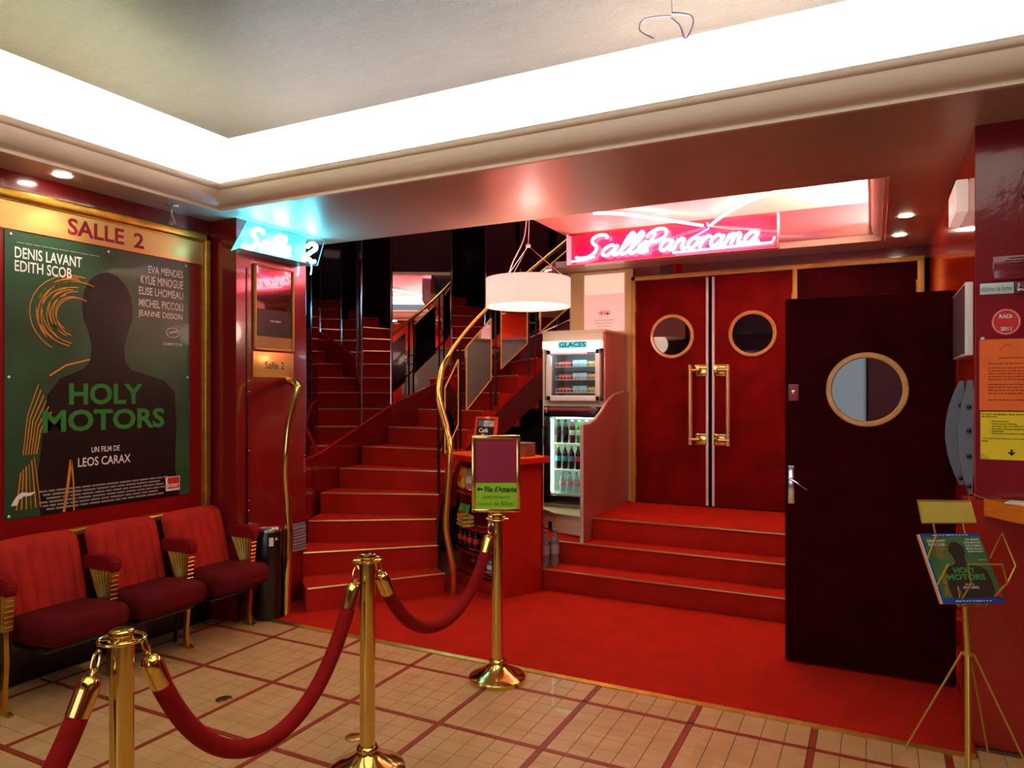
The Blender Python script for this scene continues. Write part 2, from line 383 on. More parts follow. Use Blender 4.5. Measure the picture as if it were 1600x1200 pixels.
cornice('trim_3', (CX1, CY1, 0), (CX1, CY0, 0), (-1, 0, 0), 1, 1)
# second, smaller recess over the entrance steps
RZ = 3.16
MB().bx(-2.72, .5, 4.6, 6.9, RZ, RZ+.05).build('ceiling_recess', mat('recess_cream', (226, 196, 170), .45), kind='structure')
MB().bx(-2.68, .3, 6.5, 6.54, SOF+.055, RZ).bx(-2.72, .5, 4.56, 4.6, SOF+.1, RZ).build('ceiling_recess_back', mat('recess_lacquer', (140, 52, 56), .22, coat=.5), kind='structure')
cornice('trim_4', (.06, 4.6, 0), (.06, 6.5, 0), (-1, 0, 0), 0, 0)
# cove tubes
def lamp_tube(name, p0, p1, m, label, grp):
    mb = MB().cyl(p0, p1, .019, n=10); o = mb.build(name, m, label=label, cat='tube light', group=grp)
    return o
tw = mat('cool_white_tube', (255, 250, 238), .4, emit=(240, 247, 255), es=COVE)
tw2 = mat('new_white_tube', (255, 250, 238), .4, emit=(255, 250, 244), es=COVE*2)
tg = mat('greenish_white_tube', (246, 255, 226), .4, emit=(246, 255, 214), es=COVE*.8)
for k in range(5):
    lamp_tube('cove_tube', (CX0+.06+k*1.25, CY1+.16, 2.915), (CX0+.06+k*1.25+1.19, CY1+.16, 2.915), tw if k < 2 else tw2, 'fluorescent tube hidden in the cove above the stairs side', 'fluorescent tubes in the ceiling cove')
for k in range(4):
    lamp_tube('cove_tube', (CX0-.13, CY1-.1-k*1.25, 2.915), (CX0-.13, CY1-.1-k*1.25-1.19, 2.915), tg, 'fluorescent tube hidden in the cove above the poster wall', 'fluorescent tubes in the left ceiling cove')
lamp_tube('cove_tube', (.17, 4.75, 3.0), (.17, 6.35, 3.0), mat('bright_white_tube', (255, 250, 238), .4, emit=(255, 250, 244), es=COVE*1.8), 'fluorescent tube behind the small cornice by the right wall', None)

# ================================================================== CARPET AND STEPS
cp = MB().bx(-3.97, .41, 3.75, 5.34, 0, .010).build('carpet', M_carpet, label='plain red carpet laid over the floor up to both staircases', cat='carpet')
tr = MB().prism([(-.02, 0), (.018, 0), (.018, .010), (.0, .016), (-.02, .006)], (-3.9, 3.75, 0), (0, 1, 0), (0, 0, 1), 4.305)
tr.build('edge_strip', M_brass_sat, cp, world=True)
for k in range(34): MB().sphere((-3.8+k*.125, 3.753, .014), .006, (1, 1, .4), n=6).build('screw', M_dkmetal, cp, world=True)
RIS = .1785
M_nose = mat('brass_nosing', (222, 178, 110), .3, .8)
es = thing('entrance_steps', 'three wide red-carpeted steps leading up to the round-windowed doors', 'steps', (-1, 5.3, 0))
for k, (y, xl) in enumerate(((5.31, -2.46), (5.57, -2.88), (5.80, -2.157))):
    z = RIS*(k+1)
    st = MB().bx(xl, RWX-.003, y, 6.90 if k == 2 else (5.31, 5.57, 5.80)[k+1]+.02, 0.011 if k == 0 else z-RIS-.02, z, .006)
    if k == 1: st.bx(-2.88, -2.157, 5.8, 6.84, .0, z)
    st = st.build('step', M_carpet, es, world=True)
    MB().bx(xl, RWX-.004, y-.012, y+.02, z-.006, z+.004, .003).build('nosing', M_nose, st, world=True)

# ---- curved staircase
SC = Vector((-2.3, 5.77, 0)); RI, RO, DTH, TH1 = 1.2, 2.265, 10.1, 232.0
def hp(th, r, z): a = rad(th); return Vector((SC.x+r*math.cos(a), SC.y+r*math.sin(a), z))
def nz(th): return RIS*(1+(TH1-th)/DTH)         # height of the nosing line at an angle
cs = thing('curved_staircase', 'red-carpeted staircase curving up to the right behind the snack counter', 'staircase', (-3.35, 4.4, 0))
NST = 17
def clipx(p):  # keep the outer ends off the pier
    if p.y < 4.31 and p.x < -3.985: p = Vector((-3.985, p.y, p.z))
    return p
for n in range(1, NST+1):
    th = TH1-DTH*(n-1); z = RIS*n; zb = .011 if n <= 3 else z-RIS-.16
    sub = 3; ths = [th-(DTH+1.2)*k/sub for k in range(sub+1)]
    mb = MB(); bot = [[], []]; top = [[], []]
    for t in ths:
        for q, r in enumerate((RI, RO)):
            p = clipx(hp(t, r, 0))
            bot[q].append(mb.bm.verts.new((p.x, p.y, zb))); top[q].append(mb.bm.verts.new((p.x, p.y, z)))
    for k in range(sub):
        mb.bm.faces.new((top[0][k], top[0][k+1], top[1][k+1], top[1][k])); mb.bm.faces.new((bot[0][k], bot[1][k], bot[1][k+1], bot[0][k+1]))
        for q in (0, 1): mb.bm.faces.new((bot[q][k], bot[q][k+1], top[q][k+1], top[q][k]))
    for k in (0, sub): mb.bm.faces.new((bot[0][k], bot[1][k], top[1][k], top[0][k]))
    st = mb.build('step', M_carpet, cs, world=True)
    a, b = clipx(hp(th, RI-.005, z)), clipx(hp(th, RO-.01, z))
    MB().tube([a, b], .009, 6).build('nosing', M_nose, st, world=True)
# closed underside and inner string
def ribbon(mb, f0, f1, t0, t1, n=28):
    rows = [(mb.bm.verts.new(f0(t0+(t1-t0)*k/n)), mb.bm.verts.new(f1(t0+(t1-t0)*k/n))) for k in range(n+1)]
    for a, b in zip(rows, rows[1:]): mb.bm.faces.new((a[0], b[0], b[1], a[1]))
M_string = mat('dark_red_string', (92, 10, 12), .4, coat=.3)
st = MB(); tE = TH1-DTH*NST
for t0, t1, n in ((214, tE, 30),):
    ribbon(st, lambda t: hp(t, RI-.012, nz(t)-.17), lambda t: hp(t, RI-.012, max(.0, nz(t)-.46)), t0, t1, n)
    ribbon(st, lambda t: hp(t, RI-.012, max(.0, nz(t)-.46)), lambda t: hp(t, RO, max(.0, nz(t)-.46)), t0, t1, n)
    ribbon(st, lambda t: hp(t, RI-.012, nz(t)-.17), lambda t: hp(t, RI+.02, nz(t)-.17), t0, t1, n)
st.build('string_and_soffit', M_string, cs, world=True)
st = MB(); ribbon(st, lambda t: hp(t, 1.62, .012), lambda t: hp(t, 1.62, max(.05, nz(t)-.47)), 205, tE, 30); st.build('shade_under_stairs', M_shade_black, kind='structure')  # black sheet standing in for the deep shade below the stairs
# ---- mirror-clad outer wall of the stairs
ANG = [221, 200, 180, 169, 151, 138.5, 128, 117, 105]; RM = 2.31
def mz(t): return max(nz(t)+.19, 1.06)
RR = {151: 2.18}
def mp(t, dr=0, z=0): return hp(t, RR.get(t, RM)+dr, z)
wm = MB()
for a, b in zip(ANG, ANG[1:]):
    A, B = mp(a), mp(b); A2, B2 = mp(a, .08), mp(b, .08)
    wm.hexa([A, B, B2, A2, A+Vector((0, 0, mz(a))), B+Vector((0, 0, mz(b))), B2+Vector((0, 0, mz(b))), A2+Vector((0, 0, mz(a)))])
wm = wm.build('wall_stairs', mat('stair_skirting_red', (118, 12, 14), .25, coat=.6), kind='structure')
UP = Vector((0, 0, 1))
for k, (a, b) in enumerate(zip(ANG, ANG[1:])):
    A, B = mp(a), mp(b); nrm = ((A+B)/2-SC); nrm.z = 0; nrm = nrm.normalized()*.03
    zt = 5.2
    MB().hexa([A+UP*mz(a), B+UP*mz(b), B+nrm+UP*mz(b), A+nrm+UP*mz(a), A+UP*zt, B+UP*zt, B+nrm+UP*zt, A+nrm+UP*zt]).build('mirror_panel', M_mirror, wm, world=True)
    if k > 0:
        if a != 200: MB().box(mp(a, -.004, (mz(a)+zt)/2), (.012, .014, zt-mz(a)), rad(a)).build('joint_strip', M_chrome, wm, world=True)
    if a != 221: pass
sk = MB()
for a, b in zip(ANG, ANG[1:]):
    sk.tube([mp(a, -.006, mz(a)), mp(b, -.006, mz(b))], .011, 6)
sk.build('skirting_rail', mat('red_rail', (170, 30, 26), .2, coat=.8), wm, world=True)
# ---- inner handrail and panels
def hr(t, up=.95): return hp(t, RI+.02, nz(t)+up)
pts = [on_d(708, 934, 5.66), on_d(708, 888, 5.65), on_d(697, 825, 5.64), on_d(699, 775, 5.63), on_d(703, 703, 5.62), on_d(697, 667, 5.80), on_d(687, 628, 6.02), on_d(686, 603, 6.22), on_d(691, 575, 6.42)]
pts[0].z = .012
pts += [hr(t) for t in range(187, 60, -6)]
rp_ = smooth_path(pts, 6)
rail = MB().tube(rp_, .029, 12, radii=[.024 if k < 30 else .029 if k < 50 else max(.019, .029-.0012*(k-50)) for k in range(len(rp_))]).build('handrail', mat('rail_brass', (226, 180, 84), .24, .9, coat=.2), cs, world=True)
PAN = [(196, 181), (174, 157), (151, 136.5), (129.5, 115), (108, 95)]
for a, b in PAN:
    A, B = hp(a, RI-.03, nz(a)+.24), hp(b, RI-.03, nz(b)+.24); A1, B1 = hp(a, RI-.03, nz(a)+.84), hp(b, RI-.03, nz(b)+.84)
    inn = (SC-(A+B)/2); inn.z = 0; inn = inn.normalized()
    w = -inn*.02
    pn = MB().hexa([A, B, B+w, A+w, A1, B1, B1+w, A1+w]).build('rail_panel', mat('black_panel', (14, 8, 10), .2, coat=.6), cs, world=True)
    i2 = inn*.002
    MB().hexa([A+i2, B+i2, B+i2*1.9, A+i2*1.9, A1+i2, B1+i2, B1+i2*1.9, A1+i2*1.9]).build('mirror_sheet', M_mirror, pn, world=True)
    f = MB()
    for p, q in ((A, B), (B, B1), (B1, A1), (A1, A)): f.tube([p+i2, q+i2], .0085, 4)
    f.build('gilt_edge', M_goldpaint, pn, world=True)
    for t in (a+1.6, b-1.6):
        MB().tube([hp(t, RI+.015, nz(t)-.10), hr(t, .93)], .011, 6).build('baluster', M_dkmetal, cs, world=True)
    tm = b-3.2
    ring = [hp(tm, RI-.01, nz(tm)+.45)+Vector((math.cos(rad(tm+90))*.055*math.cos(q), math.sin(rad(tm+90))*.055*math.cos(q), .055*math.sin(q))) for q in [2*PI*k/20 for k in range(20)]]
    MB().tube(ring, .007, 6, closed=True).build('ring_ornament', M_dkmetal, cs, world=True)
MB().tube([hr(t, .30) for t in range(200, 90, -5)], .010, 6).build('lower_rail', M_dkmetal, cs, world=True)
# short brass grab post on the outer side
gp = [on_d(448, 966, 5.13), on_d(449, 900, 5.13), on_d(452, 840, 5.15), on_d(449, 790, 5.15), on_d(446, 740, 5.13), on_d(448, 700, 5.12), on_d(453, 655, 5.14), on_d(466, 606, 5.18)]
gp[0].z = .01
g = smooth_path(gp, 6)+[on_d(463, 601, 5.2), on_d(456, 597, 5.24), on_x(450, 594, -3.985)]
MB().tube(g, .029, 12).build('handrail_post', M_brass, label='free-standing wavy brass handrail post beside the black bin', cat='handrail')

# ================================================================== DOORS
DY = 6.85
dr = MB().bx(-2.125, -2.085, DY-.05, DY+.06, .536, 2.745, .003).bx(-2.125, .375, DY-.05, DY+.06, 2.705, 2.745, .003).bx(-.645, -.605, DY-.05, DY+.06, .536, 2.705, .003).bx(.325, .375, DY-.05, DY+.06, .536, 2.705, .003)
dr = dr.build('door_1', M_goldpaint, kind='structure')
def porthole(parent, c, ro, ri, yf, gm=None):
    mb = MB(); n = 48; th = .02
    for s0, (y, ) in ((0, (yf-th,)),): pass
    prof2 = [(ri, 0), (ri, .012), (ri+.006, .018), (ro-.006, .018), (ro, .012), (ro, 0)]
    rings = []
    for r, h in prof2:
        rings.append([mb.bm.verts.new((c[0]+r*math.cos(2*PI*k/n), yf-h, c[1]+r*math.sin(2*PI*k/n))) for k in range(n)])
    for a, b in zip(rings, rings[1:]+[rings[0]]):
        for k in range(n): mb.bm.faces.new((a[k], a[(k+1) % n], b[(k+1) % n], b[k]))
    mb.build('porthole_ring', M_ringwood, parent, world=True)
    g = MB(); g.prism([((ri+.002)*math.cos(2*PI*k/n), (ri+.002)*math.sin(2*PI*k/n)) for k in range(n)], (c[0], yf, c[1]), (1, 0, 0), (0, 0, 1), .004)
    g.build('porthole_glass', gm or M_darkglass, parent, world=True)
for (x0, x1, px) in ((-2.082, -1.385, -1.727), (-1.345, -.648, -.988)):
    lf = MB().bx(x0, x1, DY-.02, DY+.025, .545, 2.70, .004).build('door_leaf', M_velvet, dr, world=True)
    porthole(lf, (px, 2.15), .211, .178, DY-.02, mat('dull_dark_glass', (8, 5, 8), .03, spec=.35))
    hx = x1 if x1 < -1 else x0; sgn = -1 if x1 < -1 else 1
    MB().bx(hx+sgn*.008-.012, hx+sgn*.008+.012, DY-.035, DY-.02, .55, 2.695, .003).build('edge_strip', mat('pale_steel', (244, 230, 230), .4, .1), lf, world=True)
    h = MB()
    for z in (1.82, 1.17):
        h.bx(hx+sgn*.012, hx+sgn*.125, DY-.036, DY-.02, z-.055, z+.055, .003)
        h.cyl((hx+sgn*.09, DY-.03, z), (hx+sgn*.09, DY-.10, z), .018); h.cyl((hx+sgn*.065, DY-.09, z), (hx+sgn*.165, DY-.09, z), .02)
    h.build('handle_plate', M_brass, lf, world=True)
    MB().cyl((hx+sgn*.152, DY-.092, 1.12), (hx+sgn*.152, DY-.092, 1.87), .018).build('pull_bar', mat('pale_brass', (236, 200, 150), .3, .6), lf, world=True)
lf = MB().bx(-.602, .322, DY-.02, DY+.025, .545, 2.70, .004).build('door_leaf', M_velvet_shaded, dr, world=True)
hg = MB()
for x, z in ((-2.083, 2.45), (-2.083, 1.6), (-2.083, .85), (-.647, 2.45), (.322, 2.5)): hg.cyl((x, DY-.025, z-.05), (x, DY-.025, z+.05), .008, n=8)
hg.build('hinge', M_gold, dr, world=True)
# opened door in the foreground
od = MB().bx(-.472, .40, 4.55, 4.595, .022, 2.172, .005).build('door_2', M_velvet_shaded, kind='structure')
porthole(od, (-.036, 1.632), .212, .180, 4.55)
lk = MB().bx(-.452, -.395, 4.54, 4.55, 1.565, 1.665, .004).build('lock_plate', mat('mauve_plate', (150, 46, 70), .35), od, world=True)
MB().lathe([(.012, 0), (.012, .006), (.006, .008)], (-.424, 4.54, 1.617), 14, Matrix.Rotation(PI/2, 4, 'X')).build('lock_cylinder', M_brass, lk, world=True)
hd = MB().bx(-.455, -.418, 4.541, 4.55, .955, 1.18, .004).build('handle_plate', M_chrome, od, world=True)
MB().cyl((-.437, 4.545, 1.10), (-.437, 4.515, 1.10), .009).tube([(-.437, 4.517, 1.10), (-.42, 4.512, 1.096), (-.345, 4.512, 1.045)], .007, 8).build('lever_handle', M_chrome, hd, world=True)
MB().cyl((-.35, 4.57, .03), (-.35, 4.57, .012), .018, n=10).build('door_stop', M_black, od, world=True)
# ================================================================== NEON SIGNS
GL = {
 'S': ([[(1.15, 1.62), (1.0, 1.95), (.55, 2.0), (.3, 1.7), (.42, 1.3), (.72, .95), (.78, .45), (.5, .05), (.05, 0), (-.25, .12)]], 1.15),
 'a': ([[(.72, .8), (.42, .98), (.12, .62), (.16, .14), (.44, .06), (.72, .5), (.8, .96)], [(.8, .96), (.74, .25), (.86, .04), (1.05, .16)]], .98),
 'l': ([[(0, .12), (.32, .85), (.52, 1.6), (.4, 1.95), (.24, 1.6), (.16, .5), (.28, .04), (.5, .14)]], .5),
 'e': ([[(0, .2), (.42, .5), (.55, .8), (.36, .98), (.14, .65), (.16, .2), (.4, .03), (.7, .18)]], .68),
 'P': ([[(.12, 0), (.35, .9), (.55, 1.7)], [(.0, 1.35), (.2, 1.8), (.7, 2.05), (1.2, 1.9), (1.3, 1.4), (1.0, 1.02), (.45, .92)]], 1.15),
 'n': ([[(.08, .02), (.2, .95)], [(.14, .5), (.4, .96), (.62, .8), (.6, .25), (.72, .04), (.9, .14)]], .9),
 'o': ([[(.4, .98), (.12, .62), (.16, .15), (.44, .04), (.68, .4), (.62, .85), (.4, .98), (.62, .8), (.9, .85)]], .86),
 'r': ([[(.1, .02), (.2, .95)], [(.15, .5), (.4, .94), (.66, .86)]], .66),
 'm': ([[(.08, .02), (.2, .95)], [(.14, .5), (.36, .96), (.52, .75), (.5, .04)], [(.5, .5), (.74, .96), (.92, .75), (.9, .2), (1.02, .04), (1.2, .14)]], 1.2),
 '2': ([[(.1, 1.5), (.35, 1.95), (.75, 1.85), (.8, 1.45), (.45, .9), (.1, .3), (.2, .08), (.5, .2), (.8, .02), (1.05, .12)]], 1.1),
 ' ': ([], .3)}
def neon_word(word, O, U, V, w, h, shear=.28):
    O, U, V = Vector(O), Vector(U), Vector(V); x = 0; out = []
    tot = sum(GL[c][1] for c in word)
    for c in word:
        for stq in GL[c][0]:
            out.append([O+U*((x+px+shear*py)/tot*w)+V*(py/2*h) for px, py in stq])
        x += GL[c][1]
    return out
NP = neon('pink_neon_tube', (255, 150, 150), 18.0); NP.node_tree.nodes['Principled BSDF'].inputs['Emission Color'].default_value = (1, .2, .24, 1)
NC = neon('cyan_neon_tube', (120, 240, 255), 26.0); NC.node_tree.nodes['Principled BSDF'].inputs['Emission Color'].default_value = (.12, .75, 1, 1)
NV = neon('violet_neon_tube', (150, 110, 255), 3.0); NV.node_tree.nodes['Principled BSDF'].inputs['Emission Color'].default_value = (.35, .2, 1, 1)
ps = thing('neon_sign', 'long pink neon script sign in a clear box above the double doors', 'neon sign', (-1.68, 6.4, 2.83))
SX0, SX1, SZ0, SZ1 = -2.63, -.72, 2.835, 3.13
MB().bx(SX0, SX1, 6.485, 6.497, SZ0, SZ1).build('backing_panel', mat('sign_red', (220, 16, 76), .3, coat=.5), ps, world=True)
MB().bx(SX0, SX1, 6.375, 6.380, SZ0, SZ1).build('front_pane', M_acryl, ps, world=True)
e = MB()
for x in (SX0, SX1): e.bx(x-.004, x+.004, 6.375, 6.49, SZ0, SZ1)
e.bx(SX0, SX1, 6.375, 6.49, SZ0-.004, SZ0).build('box_edge', mat('pink_acrylic_edge', (255, 190, 200), .2, coat=.4), ps, world=True)
t = MB()
for stq in neon_word('Salle', (SX0+.11, 6.43, SZ0+.065), (1, 0, 0), (0, 0, 1), .66, .20)+neon_word('Panorama', (SX0+.72, 6.43, SZ0+.065), (1, 0, 0), (0, 0, 1), 1.02, .20):
    t.tube(smooth_path(stq, 5), .0145, 6)
t.tube([(SX0+.03, 6.43, SZ0+.04), (SX0+.17, 6.43, SZ0+.045), (SX0+.26, 6.43, SZ0+.07)], .0095, 6)
t.tube([(SX1-.9, 6.43, SZ0+.04), (SX1-.05, 6.43, SZ0+.055), (SX1-.03, 6.43, SZ0+.10)], .0095, 6)
t.build('neon_lettering', NP, ps, world=True)
# neon branches on the recess ceiling
bn = thing('neon_branches', 'two arched white-pink neon tubes meeting above the script sign', 'neon tube', (-1.3, 6.3, 3.1))
a = MB().tube(smooth_path([(-2.07, 5.60, 3.10), (-1.85, 5.78, 3.105), (-1.6, 6.05, 3.09), (-1.33, 6.33, 3.07)], 6), .012, 8)
a.tube(smooth_path([(-1.27, 6.35, 3.07), (-1.1, 6.1, 3.09), (-.85, 5.78, 3.10), (-.59, 5.61, 3.11)], 6), .012, 8)
NW = neon('white_pink_neon_tube', (255, 210, 220), 6.0); a.build('white_neon', NW, bn, world=True)
MB().tube([(-1.30, 6.36, 3.10), (-1.29, 6.38, 3.05), (-1.45, 6.42, 2.99)], .008, 6).tube([(-.58, 5.61, 3.115), (-.45, 5.59, 3.12)], .01, 6).build('violet_neon', NV, bn, world=True)
MB().tube([(-1.26, 6.36, 3.06), (-1.1, 6.4, 3.03), (-.86, 6.42, 3.01)], .006, 6).build('cable', M_goldpaint, bn, world=True)
# cyan neon box over the left pier
cb = thing('neon_sign', 'cyan neon script sign in a clear box on the red pier', 'neon sign', (-3.88, 4.0, 2.58))
TL, TR = Vector((-3.83, 3.66, 2.835)), Vector((-3.83, 4.46, 2.835)); BL, BR = Vector((-3.78, 3.53, 2.60)), Vector((-3.78, 4.38, 2.60))
BL = on_x(374, 388, -3.86); BR = on_x(496, 415, -3.86); TL = on_x(391, 341.5, -3.93); TR = on_x(507, 374.5, -3.93); TL.z = min(TL.z, 2.836); TR.z = min(TR.z, 2.836)
bk = Vector((-.04, 0, 0)); 
def quadthick(mb, a, b, c, d, off): mb.hexa([a, b, c, d, a+off, b+off, c+off, d+off])
m_ = MB(); quadthick(m_, BL, BR, TR, TL, Vector((.004, 0, 0))); m_.build('front_pane', M_acryl, cb, world=True)
WB0 = Vector((-3.985, BL.y+.04, BL.z)); WB1 = Vector((-3.985, BR.y-.06, BR.z)); WT0 = Vector((-3.985, TL.y+.02, 2.835)); WT1 = Vector((-3.985, TR.y-.14, 2.835))
m_ = MB(); quadthick(m_, WB0, WB1, WT1, WT0, Vector((-.003, 0, 0)))
quadthick(m_, BL, BR, WB1, WB0, Vector((0, 0, -.004)))
m_.build('backing_panel', mat('pale_cyan_acrylic', (90, 170, 190), .3, coat=.5), cb, world=True)
m_ = MB()
for p, q in ((BL, BR), (BR, TR), (TR, TL), (TL, BL), (BL, WB0), (BR, WB1)): m_.tube([p, q], .003, 4)
m_.build('box_edge', mat('cyan_acrylic_edge', (170, 230, 240), .2, coat=.4), cb, world=True)
t = MB()
o_ = BL*.5+WB0*.5+Vector((0, .09, .035)); uv = (BR-BL).normalized()
for stq in neon_word('Salle', o_, uv, (-.1, 0, 1), .42, .15)+neon_word('2', o_+uv*.56, uv, (-.1, 0, 1), .14, .15):
    t.tube(smooth_path(stq, 5), .0165, 6)
t.tube([o_+uv*.66+Vector((0, 0, -.02)), o_+uv*.66+Vector((0, 0, -.07)), o_+uv*.65+Vector((0, 0, -.10))], .004, 6)
t.build('neon_lettering', NC, cb, world=True)
# faint neon loop high in the ceiling recess
lp = smooth_path([on_d(1022, 60, 3.05), on_d(1000, 48, 3.05), on_d(1006, 30, 3.05), on_d(1038, 25, 3.05), on_d(1050, 26, 3.05)], 6)
lq = smooth_path([on_d(1050, 20, 3.05), on_d(1078, 24, 3.05), on_d(1083, 38, 3.05), on_d(1071, 60, 3.05), on_d(1062, 40, 3.05), on_d(1048, 28, 3.05)], 6)
wl_ = MB().tube(lp, .003, 6).tube(lq, .004, 6).tube([on_d(1071, 60, 3.05), on_d(1073, 95, 3.05), on_d(1075, 110, 3.05)], .0015, 5)
wl_.tube([on_d(1050, 23, 3.05), Vector((on_d(1050, 23, 3.05).x, on_d(1050, 23, 3.05).y, 3.5))], .002, 5)
wl_.build('hanging_wire_loop', mat('violet_wire', (150, 110, 150), .4), label='thin looped violet wire hanging from the bright ceiling', cat='wire')
# ================================================================== LAMPS
pl = thing('pendant_lamp', 'pink-white fabric drum pendant lamp hanging over the snack counter', 'lamp', (-2.37, 4.97, 2.27))
M_shade = bpy.data.materials.new('pink_fabric_shade'); M_shade.use_nodes = True; nt_ = M_shade.node_tree
for n_ in list(nt_.nodes): nt_.nodes.remove(n_)
o1 = nt_.nodes.new('ShaderNodeOutputMaterial'); m1 = nt_.nodes.new('ShaderNodeMixShader'); d1 = nt_.nodes.new('ShaderNodeBsdfDiffuse'); t1 = nt_.nodes.new('ShaderNodeBsdfTranslucent')
d1.inputs[0].default_value = (.9, .5, .5, 1); t1.inputs[0].default_value = (1, .5, .46, 1); m1.inputs[0].default_value = .6
nt_.links.new(d1.outputs[0], m1.inputs[1]); nt_.links.new(t1.outputs[0], m1.inputs[2]); em = nt_.nodes.new('ShaderNodeEmission'); em.inputs[0].default_value = (1, .4, .35, 1); em.inputs[1].default_value = .42; ad = nt_.nodes.new('ShaderNodeAddShader')
nt_.links.new(m1.outputs[0], ad.inputs[0]); nt_.links.new(em.outputs[0], ad.inputs[1]); nt_.links.new(ad.outputs[0], o1.inputs[0])
sh = MB(); n = 48; prs = [(.325, 0), (.325, .215), (.322, .215), (.322, .006)]
rings = [[sh.bm.verts.new((r*math.cos(2*PI*k/n), r*math.sin(2*PI*k/n), z)) for k in range(n)] for r, z in prs]
for A_, B_ in zip(rings, rings[1:]+[rings[0]]):
    for k in range(n): sh.bm.faces.new((A_[k], A_[(k+1) % n], B_[(k+1) % n], B_[k]))
sh.build('lamp_shade', M_shade, pl)
MB().lathe([(.317, .02), (.317, .026), (.02, .03)], n=40).build('diffuser', mat('warm_diffuser', (255, 210, 180), .6, emit=(255, 196, 160), es=1.6), pl)
sp = MB()
for k in range(3):
    q = 2*PI*k/3+.5; sp.tube([(.31*math.cos(q), .31*math.sin(q), .21), (0, 0, .47)], .0022, 5)
sp.build('suspension_wire', M_chrome, pl)
MB().lathe([(.018, .46), (.018, .48), (.006, .485)], n=12).tube([(0, 0, .48), (.01, 0, .7), (0, 0, .885)], .003, 6).build('cable_gripper', M_white, pl)
MB().tube(smooth_path([(0, 0, .87), (-.02, .0, .62), (-.05, 0, .5), (-.13, 0, .36), (-.16, 0, .27), (-.13, 0, .2)], 6), .005, 6).build('flex', mat('pink_flex', (240, 170, 160), .5), pl)
pb = bpy.data.lights.new('pendant_bulb', 'POINT'); pb.energy = 9; pb.color = (1, .7, .5); pb.shadow_soft_size = .12
po = bpy.data.objects.new('pendant_bulb', pb); C.objects.link(po); po.location = (-2.37, 4.97, 2.2)
p2 = bpy.data.lights.new('shade_bulb', 'POINT'); p2.energy = 4.5; p2.color = (1, .74, .7); p2.shadow_soft_size = .05
po2 = bpy.data.objects.new('shade_bulb', p2); C.objects.link(po2); po2.location = (-2.33, 4.93, 2.385)
def downlight(x, y, label, e=10):
    o = MB().lathe([(.045, SOF-.004), (.045, SOF-.001), (.03, SOF-.0005)], (x, y, 0), 20).build('downlight', mat('downlight_glow', (255, 250, 235), .4, emit=(255, 245, 225), es=30), label=label, cat='downlight')
    l = bpy.data.lights.new('spot', 'SPOT'); l.energy = e; l.spot_size = rad(95); l.spot_blend = .6; l.color = (1, .88, .7); l.shadow_soft_size = .03
    q = bpy.data.objects.new('spot', l); C.objects.link(q); q.location = (x, y, SOF-.01); return o
downlight(-4.08, 2.46, 'recessed downlight in the soffit above the gilt poster case', 16)
downlight(.2, 5.66, 'nearer of the two downlights by the right wall', 10)
downlight(.18, 6.33, 'further of the two downlights by the right wall', 10)
sl = thing('ceiling_spotlight', 'small chrome spotlight on a stem near the poster case corner', 'spotlight', (-4.09, 3.17, SOF))
MB().lathe([(.045, -.001), (.045, -.006), (.01, -.008)], n=20).build('ceiling_rose', M_chrome, sl)
MB().cyl((0, 0, -.005), (0, 0, -.075), .006, n=8).build('stem', M_chrome, sl)
MB().lathe([(.012, -.07), (.016, -.09), (.030, -.125), (.026, -.125), (.01, -.1)], n=18).build('lamp_head', M_chrome, sl)
wlx = MB().bx(RWX-.055, RWX-.002, 4.12, 4.50, 2.50, 2.66, .006).build('emergency_light', mat('pale_lightbox', (240, 226, 216), .4, emit=(255, 226, 210), es=.25), label='pale rectangular light box high on the glossy right wall', cat='light')
bl = bpy.data.lights.new('pink_fill', 'POINT')
bpy.data.lights.remove(bl)

# ================================================================== POSTER CASE
WY, WZ = Vector((0, 1, 0)), Vector((0, 0, 1))
FX = LWX
pc = thing('poster_case', 'gilt-framed wall case headed with maroon capitals above the seats', 'display case', (FX, 2.83, .8))
fy0, fy1, fz0, fz1 = 2.06, 3.585, .765, 2.735
b_ = MB().bx(FX+.001, FX+.012, fy0, fy1, fz0, fz1).build('backboard', mat('case_red_board', (132, 8, 12), .3, coat=.3), pc, world=True)
f = MB()
for (ya, yb, za, zb) in ((fy0, fy1, fz1-.055, fz1), (fy0, fy1, fz0, fz0+.045), (fy0, fy0+.05, fz0, fz1), (fy1-.05, fy1, fz0, fz1)):
    f.bx(FX+.002, FX+.045, ya, yb, za, zb, .012, 3)
for (ya, yb, za, zb) in ((fy0, fy1, fz1-.066, fz1-.055), (fy0+.05, fy0+.06, fz0, fz1), (fy1-.06, fy1-.05, fz0, fz1)):
    f.bx(FX+.002, FX+.028, ya, yb, za, zb, .004, 2)
f.build('frame', M_gold, pc, world=True)
MB().bx(FX+.012, FX+.02, fy0+.055, fy1-.055, 2.515, 2.675).build('header_board', M_goldboard, pc, world=True)
def wall_text(mb, body, ul, vb, vt, ur, vrb, vrt, X, bold=0):
    """left edge at column ul spanning rows vt..vb, right edge at ur"""
    a = on_x(ul, vb, X); b = on_x(ul, vt, X); c = on_x(ur, vrb, X); d = on_x(ur, vrt, X)
    z0 = (a.z+c.z)/2; z1 = (b.z+d.z)/2
    mb.text(body, (X, 0, 0), WY, WZ, (a.y, z0, c.y, z1), bold)
t = MB(); wall_text(t, 'SALLE', 106, 367, 341, 194, 382, 357, FX+.021, .025); wall_text(t, '2', 209, 388, 364, 225, 388, 365, FX+.021, .025)
t.build('lettering', M_textmar, pc, world=True)
